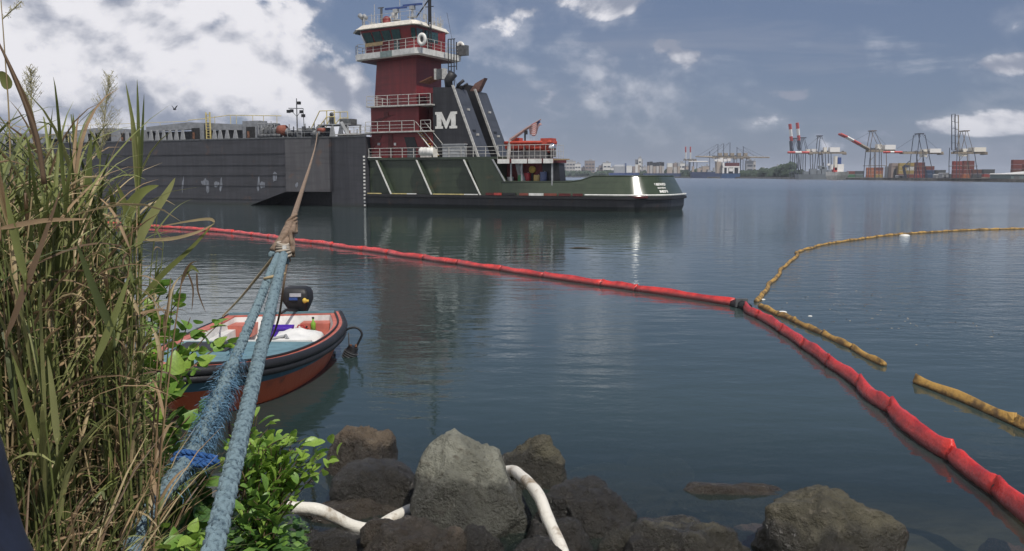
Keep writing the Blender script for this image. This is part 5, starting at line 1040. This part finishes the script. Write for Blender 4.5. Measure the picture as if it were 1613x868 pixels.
o = MB().tube(smoothpath([P(452, 412, KD-.1), P(446, 455, 9.2), P(438, 505, 9.6), P(424, 540, 11.2), P(405, 566, 12.8), (-3.9, 13.1, .74)], 6), .012, 6).build('bow_line', pmat('brown_line', (.16, .11, .07), .8, var=.2), smooth=True); tag(o, 'thin brown line hanging from the knot down to the skiff\'s bow', 'rope')
mb = MB(); cC = P(432.5, 435, 7.72)
for k in range(1): mb.tube([cC+Vector((.088*math.cos(t_), .075*math.sin(t_), .02*math.cos(t_))) for t_ in [2*PI*j/20 for j in range(21)]], .011, 6)
o = mb.build('twine_band', pmat('buff_line', (.42, .33, .19), .8, var=.2), smooth=True); tag(o, 'buff twine band tied across both blue ropes below the knot', 'twine')

# ------------------------------------------------------------------ rocks
def rockmat(name, c1, c2, c3, wet=.28):
    m = bpy.data.materials.new(name); m.use_nodes = True; s = NT(m.node_tree); b = s.n['Principled BSDF']
    o = s.new('ShaderNodeTexCoord').outputs['Object']; g = s.sep(s.new('ShaderNodeNewGeometry').outputs['Position'])[2]
    n1_ = s.noise(o, 2.2, 10, .62, .3); n2_ = s.noise(o, 9, 8, .65); n3_ = s.noise(o, 26, 5, .6)
    c = s.mix(s.ss(n1_, .38, .62), c1, c2); c = s.mix(s.ss(n2_, .52, .72), c, c3); c = s.mix(s.ss(n3_, .58, .75, 0, .5), c, tuple(x*.45 for x in c1))
    w = s.ss(s.m('ADD', g, s.m('MULTIPLY', s.m('SUBTRACT', n1_, .5), .45)), wet+.06, wet-.08)
    c = s.mix(s.m('MULTIPLY', w, .72), c, (.018, .017, .015)); s.put(b.inputs['Base Color'], c); s.put(b.inputs['Roughness'], s.m('SUBTRACT', .86, s.m('MULTIPLY', w, .68)))
    bn = s.new('ShaderNodeBump'); bn.inputs['Strength'].default_value = 1.0; bn.inputs['Distance'].default_value = .085
    s.put(bn.inputs['Height'], s.m('ADD', n2_, s.m('MULTIPLY', n3_, .45))); s.l.new(bn.outputs[0], b.inputs['Normal']); return m
m_rg = rockmat('grey_rock', (.15, .15, .12), (.245, .245, .20), (.11, .10, .075), .50)
m_rb = rockmat('brown_rock', (.085, .062, .042), (.125, .095, .065), (.17, .14, .10), .38)
m_ro = rockmat('olive_rock', (.055, .050, .034), (.095, .086, .056), (.13, .115, .085), .34)
m_rd = rockmat('dark_wet_rock', (.038, .034, .028), (.06, .052, .040), (.085, .07, .05), .52)
def rock(label, cx, w, yt, D, mat, seed, dy=.85, top=None, zb=None, peak=0.0, lean=0.0, lev=5):
    random.seed(seed); hw = w/2*D/F; z1 = P(cx, yt, D).z if top is None else top; xc = XD(cx, D); z0 = terrain(xc, D)-.18 if zb is None else zb
    hh = (z1-z0)/2; bm = bmesh.new(); bmesh.ops.create_icosphere(bm, subdivisions=lev, radius=1)
    pl = []
    for k in range(15): 
        v = Vector((R(-1, 1), R(-1, 1), R(-.9, 1))).normalized(); pl.append((v, R(.74, .98)))
    pl.append((Vector((R(-.3, .3), R(-.3, .1), .95)).normalized(), R(.66, .80))); pl.append((Vector((R(-.8, .8), -.6, .6)).normalized(), R(.70, .85)))
    sd = Vector((seed*3.7, seed*1.3, 0))
    for v in bm.verts:
        d = v.co.normalized(); r = 1.12
        acc = 0
        for n_, h_ in pl:
            c = d.dot(n_)
            if c > .05: r_ = h_/c; acc += math.exp(-32*r_)
        rr_ = -math.log(acc+math.exp(-32*1.15))/32
        rr_ += .11*noise.noise(d*1.6+sd)+.085*noise.noise(d*3.2+sd)+.10*(.5-abs(noise.noise(d*4.5+sd)))+.05*(.5-abs(noise.noise(d*9+sd)))+.03*noise.noise(d*12+sd)+.016*noise.noise(d*24+sd)
        p = d*rr_; t_ = max(0, p.z); p.x *= 1-peak*t_; p.y *= 1-peak*t_*.6; p.x += lean*t_; v.co = Vector((p.x*hw, p.y*hw*dy, p.z*hh*1.03))
    me = bpy.data.meshes.new('rock'); bm.to_mesh(me); bm.free(); me.polygons.foreach_set('use_smooth', [True]*len(me.polygons)); me.materials.append(mat)
    o = bpy.data.objects.new('rock', me); C.objects.link(o); o.location = (xc, D, (z0+z1)/2); tag(o, label, 'rock', 'shoreline boulders'); return o
rock('large pale grey boulder, the tallest on the shore', 750, 192, 694, 8.7, m_rg, 3, .8, peak=.16, lean=-.12)
rock('brown boulder standing in the water below the skiff', 562, 110, 655, 10.3, m_rb, 8, .8, peak=.12)
rock('dark wet boulder between the brown one and the pale grey one', 598, 160, 716, 9.35, m_rd, 5, .8, peak=.1)
rock('rounded olive brown boulder right behind the pale grey one', 832, 118, 679, 9.9, m_ro, 12, .8, peak=.08)
rock('dark brown boulder right of the white pipe', 925, 165, 750, 8.75, m_rd, 22, .9, peak=.05)
rock('brown green boulder at the bottom edge under the pale grey one', 640, 160, 818, 7.85, m_rb, 14, .8, peak=.1)
rock('small dark boulder tucked under the front of the pale grey one', 752, 90, 820, 7.75, m_rd, 17, .8, peak=.1)
rock('small olive boulder right of the dark brown one', 985, 80, 828, 7.95, m_ro, 19, .8, peak=.05)
rock('low olive boulder at the bottom edge, right of the small one', 1105, 200, 810, 7.85, m_ro, 23, .7, peak=.08)
rock('big rugged olive boulder at the lower right with a knobbly top', 1318, 230, 760, 8.0, m_ro, 31, .8, peak=.0)
rock('small dark rock awash beside the leafy shrub', 482, 62, 755, 9.8, m_rd, 37, .8)
rock('long brown slab lying under the white pipe', 545, 175, 785, 8.95, m_rb, 41, .6, peak=.1)
rock('little brown stone in front of the pipe\'s bend', 588, 60, 815, 8.0, m_rb, 43, .8, peak=.1, zb=.0)
rock('brown boulder at the bottom edge by the shrub', 520, 130, 836, 8.1, m_rd, 47, .8)
rock('dark wet rock squeezed between the pale boulder and the pipe', 880, 120, 815, 8.05, m_rd, 53, .8)
rock('dark rock just behind the foot of the pale grey boulder', 690, 120, 790, 9.1, m_rd, 59, .7)
rock('added low black rock for the shadowed gap left of the low olive boulder', 1040, 90, 842, 7.75, m_rd, 83, .8)  # added rock, its dark colour stands in for the shadow in the gap
rock('dark rock at the bottom edge under the pipe\'s right end', 850, 110, 842, 7.6, m_rd, 89, .8)  # added filler, dark colour in place of shade among the rocks
rock('dark rock at the bottom edge left of the long brown slab', 455, 110, 838, 8.0, m_rd, 97, .8)
rock('small brown rock wedged under the right side of the pale boulder', 700, 80, 838, 7.6, m_rb, 101, .8)
rock('barnacled brown rock barely breaking the water', 1192, 200, 0, 9.6, m_rb, 61, .36, top=.10, zb=-.5)
m_pink = rockmat('pinkish_rock', (.20, .11, .10), (.26, .15, .13), (.14, .10, .07), -5)
rock('pinkish rock lying just under the water beyond the big lower right boulder', 1205, 230, 0, 9.75, m_pink, 67, .5, top=-.14, zb=-.7)
for k, (px, py, w) in enumerate(((1000, 770, 170), (960, 730, 130), (1080, 790, 150), (1595, 855, 110), (690, 700, 120), (1040, 720, 110))):
    g = G(px, py, -.3); rock(('reddish' if k % 2 else 'dull brown')+' sunken stone seen faintly through the water, '+('left of the big lower right boulder', 'straight above the dark brown boulder', 'beside the low olive boulder', 'under the near end of the red boom', 'behind the pale grey boulder', 'well out from the small olive boulder')[k], 806.5+g.x/g.y*F, w, 0, g.y, m_pink if k == 3 else m_rb, 70+k, .7, top=R(-.32, -.16), zb=-.9, lev=4)
# white weathered pipe over the rocks
m_pipe = pmat('weathered_white', (.66, .63, .56), .6, var=.25, scale=5, bump=.5, bscale=22, col2=(.30, .24, .17), amt=(.34, .52))
pp = smoothpath([P(446, 799, 8.3), P(470, 800, 8.3), P(500, 803, 8.3), P(528, 815, 8.35), P(560, 830, 8.4), P(590, 832, 8.5), P(625, 813, 8.8), P(660, 797, 9.2), P(740, 765, 9.7), P(800, 742, 9.6), P(822, 751, 9.1), P(848, 780, 8.5), P(862, 815, 8.15), P(880, 855, 7.8), P(900, 905, 7.4)], 5)
pi = thing('bent_pipe', 'bleached white bent pipe lying across the shore rocks', 'pipe', pp[0]); n = len(pp)
MB().tube([p-pp[0] for p in pp], [.062+.007*noise.noise(p*4) for p in pp], 14, cap=False).build('pipe', m_pipe, pi, True)
MB().tube([Vector((-.004, 0, 0)), Vector((.03, 0, 0))], .060, 12).build('open_end', m_blk, pi)  # black plug painting in the dark inside of the pipe
v = P(457, 799.5, 8.3)-pp[0]; MB().loft([[(v.x+.045*math.cos(q), v.y-.066-.012*abs(math.cos(q))*0, v.z+.01+.022*math.sin(q)) for q in [2*PI*j/10 for j in range(10)]], [(v.x+.045*math.cos(q), v.y-.05, v.z+.01+.022*math.sin(q)) for q in [2*PI*j/10 for j in range(10)]]]).build('hole', m_blk, pi)  # black inset for the shade within the side hole

# ------------------------------------------------------------------ vegetation
random.seed(21)
gcols = [(.225, .25, .08), (.155, .185, .058), (.095, .12, .04), (.31, .32, .13), (.50, .39, .22), (.38, .26, .15), (.19, .125, .075)]
gm = [pmat(f'grass_{n_}', c, .5, var=.35, scale=3, stretch=(1, 1, .6), trans=.28, spec=.4) for n_, c in zip(('mid_green', 'green', 'deep_green', 'pale_green', 'straw', 'dry_brown', 'dark_brown'), gcols)]
def blade(mb, p, az_, L_, w, tilt, droop, k, seg=7, twist=0.0):
    """folded leaf blade; tilt from vertical at the base, droop = extra bending to the tip"""
    d2 = Vector((math.cos(az_), math.sin(az_), 0)); sd = Vector((-math.sin(az_), math.cos(az_), 0)); c = Vector(p); o = len(mb.v); st = L_/seg
    for i in range(seg+1):
        u = i/seg; a = tilt+droop*u*u; dr = d2*math.sin(a)+Vector((0, 0, math.cos(a))); nn_ = d2*math.cos(a)-Vector((0, 0, math.sin(a)))
        ww = w*min(1, .35+u*3.5)*(1-u**2.2)+.0006; tw = twist*u; s2 = sd*math.cos(tw)+nn_*math.sin(tw); n2_ = nn_*math.cos(tw)-sd*math.sin(tw)
        mb.v += [tuple(c-s2*ww*.5+n2_*ww*.12), tuple(c-n2_*ww*.06), tuple(c+s2*ww*.5+n2_*ww*.12)]
        if i: b = o+3*(i-1); mb.f += [(b, b+1, b+4, b+3), (b+1, b+2, b+5, b+4)]; mb.mi += [k, k]
        c = c+dr*st
def culm(mb, x, y, H, az_, lean, kset, dead=.3, leaves=8, lk=1.0):
    z = terrain(x, y)-.03; pts = []; c = Vector((x, y, z)); n = 8
    for i in range(n+1):
        u = i/n; a = lean*(.4+u*.9); pts.append(c.copy()); c = c+Vector((math.cos(az_)*math.sin(a), math.sin(az_)*math.sin(a), math.cos(a)))*H/n
    k = random.choice(kset); mb.tube(pts, [.0065*(1-.6*i/n) for i in range(n+1)], 4, k, False)
    for j in range(leaves):
        u = R(.12, 1.0); i = min(n-1, int(u*n)); p = pts[i].lerp(pts[i+1], u*n-i) if i < n else pts[-1]
        isdead = random.random() < dead*(1.6-u*1.1)
        if isdead: blade(mb, p, R(0, 2*PI), R(.25, .6)*lk, R(.008, .018), R(.6, 1.5), R(1.0, 2.2), random.choice((4, 4, 5, 5, 6)), 6, R(-2, 2))
        else: blade(mb, p, R(0, 2*PI), R(.35, .80)*lk, R(.012, .028), R(.15, .75), R(.4, 1.9), random.choice(kset), 7, R(-.8, .8))
    return pts
mb = MB(); cnt = 0; random.seed(33)
def grass_ok(px, D): return True
for k in range(1000):
    D = random.choice((R(3.1, 4.6), R(3.6, 5.8), R(4.5, 7.5))); px = R(-260, 212); 
    if D < 3.6: px = R(-330, 90)
    x = XD(px, D); lim = 3.50
    top = 3.5 - D*R(5, 165)/F + (R(0, .14) if random.random() < .12 else 0)
    if px > 130: top -= (px-130)/75*.18*D/4
    H = max(.6, top-terrain(x, D)); culm(mb, x, D, H, R(0, 2*PI), R(0, .16), random.choice(([0, 1], [0, 3], [1, 3], [0, 1, 3], [0, 1, 4], [1, 2], [2, 5], [4, 5])), .36, 9, max(.33, min(1, (250-px)/170)))
o = mb.build('tall_grass', gm); tag(o, 'dense tall guinea grass, green and straw, filling the left bank', 'grass', kind='stuff')
# undergrowth: low drier blades filling the foot of the grass
mb = MB()
for k in range(3800):
    D = R(2.6, 8.0); px = R(-200, 215); x = XD(px, D); 
    if D < 4 and px > 110: continue
    z = terrain(x, D); blade(mb, (x, D, z), R(0, 2*PI), R(.4, 1.3), R(.008, .02), R(0, .5), R(.2, 1.8), random.choice((0, 1, 2, 2, 4, 5, 5, 6)), 6, R(-1, 1))
o = mb.build('undergrowth', gm); tag(o, 'tangled dry and green blades at the foot of the tall grass', 'grass', kind='stuff')
# single stalks that stand out
def stalk(label, path, D, mat=0, r=.006, leaves=(), head=None, cat='grass stalk'):
    pts = smoothpath([P(x, y, D) if not isinstance(D, (list, tuple)) else P(x, y, D[i]) for i, (x, y) in enumerate(path)], 4); b0 = pts[0].copy()
    t0 = thing('grass_stalk', label, cat, b0); MB().tube([p-b0 for p in pts], [r*(1-.7*i/len(pts)) for i in range(len(pts))], 6).build('stem', gm[mat], t0, True)
    DD = D if not isinstance(D, (list, tuple)) else D[0]
    for lp, w, m in leaves:
        q = smoothpath([P(x, y, DD) for x, y in lp], 4); mb = MB(); n = len(q)
        for i, p in enumerate(q):
            u = i/(n-1); d = (q[min(i+1, n-1)]-q[max(i-1, 0)]).normalized(); sd = d.cross(Vector((0, 1, 0))).normalized(); ww = w*min(1, .4+u*3)*(1-u**2.5)+.001
            mb.v += [tuple(p-b0-sd*ww*.5), tuple(p-b0+Vector((0, ww*.14, 0))), tuple(p-b0+sd*ww*.5+Vector((0, ww*.1, 0)))]
            if i: b = 3*(i-1); mb.f += [(b, b+1, b+4, b+3), (b+1, b+2, b+5, b+4)]; mb.mi += [0, 0]
        mb.build('leaf', gm[m], t0, True)
    if head:
        a, b, spread, n = head; mb = MB(); A, B_ = P(*a, DD)-b0, P(*b, DD)-b0; ax = (B_-A)
        mb.tube([A, B_], .0025, 4)
        for i in range(n):
            u = i/n; p = A.lerp(B_, u*.97); an = R(0, 2*PI); L_ = spread*(1.1-.7*u)*R(.6, 1.1)
            d = (ax.normalized()*1.5+Vector((math.cos(an), math.sin(an)*.6, 0))*.9).normalized(); e = p+d*L_+Vector((0, 0, -.15*L_)); m2 = p.lerp(e, .5)+Vector((0, 0, .05*L_)); mb.tube([p, m2, e], [.0010, .0008, .0005], 3)
            for s_ in range(7): v = m2.lerp(e, s_/7) if s_ % 2 else p.lerp(m2, .3+s_/10); mb.tube([v, v+Vector((R(-.012, .012), 0, R(-.012, .016)))], [.0007, .0013], 3)
        mb.build('seed_head', pmat('seed_head_straw', (.40, .37, .22), .8), t0)
    return t0
stalk('tall stalk topped by a feathery seed head, nearest the barge mast gap', [(150, 420), (154, 330), (158, 250), (162, 215)], 4.4, 0, .006, [(((156, 250), (150, 220), (140, 205)), .02, 0)], ((159, 240), (172, 120), .17, 90))
stalk('pale second stalk with a thin airy seed head at the far left', [(72, 300), (62, 230), (48, 165), (30, 130)], 4.0, 3, .004, [], ((50, 170), (48, 110), .12, 46))
stalk('upright stalk with three stiff spiky leaves pointing at the sky', [(222, 500), (220, 400), (218, 300), (217, 215)], 4.3, 0, .008, [(((217, 300), (213, 220), (198, 130)), .028, 0), (((218, 290), (218, 210), (216, 125)), .022, 1), (((218, 300), (223, 230), (227, 148)), .020, 2), (((217, 310), (212, 240), (205, 170)), .026, 3)])
stalk('thin stalk rising past the top left corner', [(18, 420), (17, 300), (14, 180), (8, 90), (3, 20), (0, -20)], 3.6, 4, .004, [(((14, 140), (6, 122), (0, 112)), .05, 0)], ((4, 30), (34, 2), .05, 8))
stalk('dark bowed blade crossing the sky at the left edge', [(70, 290), (58, 215), (38, 160), (16, 105), (-6, 60)], 2.0, 6, .006, [(((62, 240), (45, 175), (22, 120), (-4, 62)), .016, 6)])
stalk('broad pale leaf curling over on a green stalk at the right of the grass', [(205, 520), (206, 430), (204, 350)], 4.2, 0, .006, [(((196, 350), (208, 320), (228, 300), (250, 292)), .055, 0), (((214, 390), (232, 350), (262, 305), (276, 280)), .048, 3), (((204, 360), (196, 320), (183, 288)), .034, 0)])
stalk('long green leaf arching up right to the folded straw blades', [(236, 470), (250, 445)], 4.6, 0, .006, [(((222, 470), (258, 430), (300, 392), (338, 350)), .03, 0)])
stalk('folded straw coloured blades jutting over the red boom', [(225, 376), (232, 378)], 4.55, 4, .004, [(((225, 378), (270, 376), (310, 366), (338, 352)), .018, 4), (((338, 350), (330, 345), (300, 348), (245, 358)), .015, 4)])
stalk('broken brown twig drooping over the pale ripples', [(262, 470), (280, 440), (296, 428), (306, 424)], 5.0, 1, .005, [(((296, 430), (304, 455), (302, 490)), .010, 6), (((310, 430), (312, 460), (324, 492)), .010, 6), (((290, 436), (300, 420), (314, 430)), .03, 0)])
stalk('tall green stalk with a drooping flag leaf left of the seed head', [(128, 420), (127, 330), (118, 240), (112, 180)], 4.0, 1, .006, [(((124, 290), (118, 230), (115, 178)), .026, 0), (((140, 330), (140, 260), (144, 215)), .034, 1)])
random.seed(77)
for k, (x0, y0, x1, y1, w, m, lab) in enumerate(((10, 520, 95, 300, .03, 6, 'dark brown bent blade low in the left grass'), (0, 350, 140, 345, .022, 5, 'brown horizontal stem across the left grass'), (40, 430, 8, 300, .04, 0, 'wide green leaf at the left edge of the grass'), (150, 560, 205, 430, .035, 0, 'green leaf crossing the middle of the grass'), (180, 520, 120, 380, .04, 2, 'deep green leaf leaning left in the grass'), (60, 690, 20, 560, .035, 0, 'pale green leaf low at the left edge'), (90, 690, 75, 560, .035, 3, 'pale narrow leaf rising from the dark grass foot'))):
    stalk(lab, [(x0, y0+30), (x0, y0)], 3.0, m, .005, [(((x0, y0+10), ((x0+x1)/2+R(-6, 6), (y0+y1)/2), (x1, y1)), w*.8, m)])

# leaf meshes for the shrub and the creeper
def leafmesh(name, prof, mat):
    v = []; f = []; n = len(prof)
    for y, w, z in prof: v += [(-w, y, z+w*.35), (0, y, z), (w, y, z+w*.35)]
    for i in range(n-1): b = 3*i; f += [(b, b+1, b+4, b+3), (b+1, b+2, b+5, b+4)]
    me = bpy.data.meshes.new(name); me.from_pydata(v, [], f); me.polygons.foreach_set('use_smooth', [True]*len(f)); me.materials.append(mat); me.update(); return me
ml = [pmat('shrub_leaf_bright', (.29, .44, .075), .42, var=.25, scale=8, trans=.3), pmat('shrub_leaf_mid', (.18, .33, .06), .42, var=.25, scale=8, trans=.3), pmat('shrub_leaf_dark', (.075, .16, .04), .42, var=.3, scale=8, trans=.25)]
oval = [(0, .002, 0), (.14, .14, -.01), (.34, .25, -.02), (.58, .29, -.05), (.80, .22, -.10), (.94, .11, -.15), (1, .01, -.18)]
heart = [(-.16, .16, .02), (-.06, .40, .0), (.14, .47, -.02), (.42, .40, -.05), (.70, .24, -.11), (.90, .10, -.16), (1, .01, -.20)]
LO = [leafmesh('oval_leaf', oval, m) for m in ml]; LH = [leafmesh('heart_leaf', heart, m) for m in ml]
def leafy(name, label, cat, root, ends, D0, meshes, size, step, rstem=.008, wts=(0, 0, 1, 1, 2), cap=290):
    random.seed(len(ends)*7+int(root[0])); b0 = P(root[0], root[1], D0); t0 = thing(name, label, cat, b0); cnt = 0; stems = MB()
    for ex, ey, ed in ends:
        e = P(ex, ey, ed)-b0; mid = e*.5+Vector((R(-.1, .1), R(-.15, .1), R(.05, .25)*e.length)); pts = smoothpath([Vector((R(-.1, .1), R(-.1, .1), -.05)), mid, e], 10)
        stb = MB().tube(pts, [rstem*(1-.7*i/len(pts)) for i in range(len(pts))], 5).build('stem', pmat('shrub_twig', (.13, .085, .045), .8), t0, True)
        L_ = 0; nxt = .06
        for a, b in zip(pts, pts[1:]):
            L_ += (b-a).length
            while L_ > nxt and cnt < cap:
                nxt += step*R(.7, 1.3); cnt += 1; d = (b-a).normalized(); me = random.choice([meshes[i] for i in wts]); o = bpy.data.objects.new('leaf', me); C.objects.link(o); o.parent = t0
                p = b+Vector((R(-.05, .05), R(-.05, .05), R(-.04, .05))); o.location = p
                q = Vector((R(-1, 1), R(-1.1, .6), R(-.25, .75)))+d*.8; o.rotation_euler = (q.to_track_quat('Y', 'Z').to_matrix() @ Matrix.Rotation(R(-.9, .9), 3, 'Y')).to_euler(); s_ = size*R(.6, 1.25); o.scale = (s_, s_, s_)
    return t0
random.seed(4)
def blob_ends(cx, cy, rx, ry, D0, D1, n): return [(cx+rx*math.sqrt(random.random())*math.cos(a), cy+ry*math.sqrt(random.random())*math.sin(a), R(D0, D1)) for a in [R(0, 2*PI) for _ in range(n)]]
leafy('leafy_shrub', 'bright green shrub with small oval leaves overhanging the rocks', 'shrub', (400, 850), [(515, 705, 7.3), (528, 722, 7.2), (490, 690, 7.3), (470, 705, 7.1), (440, 690, 7.2), (405, 655, 7.2), (425, 672, 7.1), (415, 712, 7.1), (445, 722, 7.1), (475, 728, 7.1), (505, 715, 7.2), (460, 695, 7.2), (398, 740, 7.0), (500, 735, 7.0), (455, 740, 6.9), (480, 752, 6.9), (430, 760, 6.8), (395, 700, 7.0), (460, 790, 6.7)], 7.0, LO, .115, .060, wts=(0, 0, 0, 1, 1), cap=300)
leafy('leafy_shrub', 'bright shrub growth close behind the right blue rope', 'shrub', (400, 860), blob_ends(420, 745, 50, 60, 6.6, 7.0, 16), 6.9, LO, .11, .055, wts=(0, 0, 1, 1))
leafy('leafy_shrub', 'bright shrub tips reaching out over the brown boulder', 'shrub', (420, 800), blob_ends(462, 722, 55, 42, 6.9, 7.3, 16), 7.1, LO, .10, .05, wts=(0, 0, 0, 1))
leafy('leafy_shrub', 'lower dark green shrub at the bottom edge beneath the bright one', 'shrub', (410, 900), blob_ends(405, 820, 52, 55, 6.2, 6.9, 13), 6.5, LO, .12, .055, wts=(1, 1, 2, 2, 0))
leafy('creeper', 'heart leaved creeper between the grass and the skiff', 'creeper', (235, 640), [(300, 500, 6.0), (285, 470, 6.0), (325, 520, 6.2), (345, 510, 6.3), (270, 530, 5.8), (250, 500, 5.8), (330, 560, 6.0), (300, 580, 5.8), (360, 535, 6.4), (265, 450, 5.8), (240, 560, 5.6)], 5.9, LH, .085, .045, wts=(0, 0, 1, 1))
leafy('creeper', 'big leaved creeper round the frayed blue rope', 'creeper', (225, 740), blob_ends(265, 635, 55, 65, 5.5, 6.1, 13), 5.8, LH, .13, .07, wts=(0, 1, 1, 2))
leafy('creeper', 'dark creeper filling the gap between the two blue ropes', 'creeper', (260, 880), blob_ends(285, 775, 60, 70, 5.0, 5.6, 14), 5.3, LH, .17, .075, wts=(2, 2, 1))  # dark leaf colours stand in for the shaded interior here
leafy('creeper', 'pale green creeper clump at the bottom edge between the ropes', 'creeper', (300, 905), blob_ends(300, 845, 45, 22, 3.6, 4.0, 6), 3.8, LH, .075, .045, wts=(0, 0, 1), rstem=.004)
leafy('creeper', 'creeper leaves behind the right blue rope', 'creeper', (375, 770), blob_ends(385, 690, 35, 60, 6.3, 6.9, 8), 6.6, LO, .11, .05, wts=(0, 0, 1, 1))
mb = MB(); random.seed(15)
for k in range(4200):      # shaded ground cover on the bank, under the creepers
    D = R(3.4, 7.8); px = R(180, 470) if D > 5.6 else R(150, 350); x = XD(px, D); z = terrain(x, D)+R(0, .35); s_ = R(.03, .07); a = R(0, 2*PI); t_ = R(-.5, .5)
    dx, dy = math.cos(a)*s_, math.sin(a)*s_; mb.add([(x-dx, D-dy, z), (x+dy*.6, D-dx*.6, z+t_*s_), (x+dx, D+dy, z+.2*s_), (x-dy*.6, D+dx*.6, z-t_*s_)], [(0, 1, 2, 3)], random.choice((0, 1, 1)))
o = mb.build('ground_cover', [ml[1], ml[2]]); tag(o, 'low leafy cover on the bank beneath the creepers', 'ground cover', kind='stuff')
# dark cloth at the very left edge, close to the camera
mb = MB(); rings = []; CD = 1.15
for i in range(15):
    u = i/14; cx = -78+44*u**1.0+6*math.sin(u*7); y = 655+260*u; rings.append([P(cx-40+ (62+60*u**.8)*math.cos(a)+3*math.sin(a*5+u*9), y, CD)+Vector((0, .10*math.sin(a), 0)) for a in [2*PI*j/20 for j in range(20)]])
o = mb.loft(rings).build('dark_cloth', pmat('navy_cloth', (.008, .014, .035), .9, var=.4, scale=20), smooth=True); tag(o, 'dark navy cloth fold rising at the lower left edge', 'cloth')

# ------------------------------------------------------------------ the air
hm = bpy.data.materials.new('haze'); hm.use_nodes = True; q = NT(hm.node_tree); q.n.clear()
pv = q.new('ShaderNodeVolumePrincipled'); pv.inputs['Color'].default_value = (.80, .87, 1.0, 1); pv.inputs['Density'].default_value = .00014; pv.inputs['Anisotropy'].default_value = 0
q.l.new(pv.outputs[0], q.new('ShaderNodeOutputMaterial').inputs['Volume'])
tag(MB().box(-7050, 7050, -70, 7050, -3.8, 64).build('haze', hm), 'thin blue harbour haze', kind='stuff')
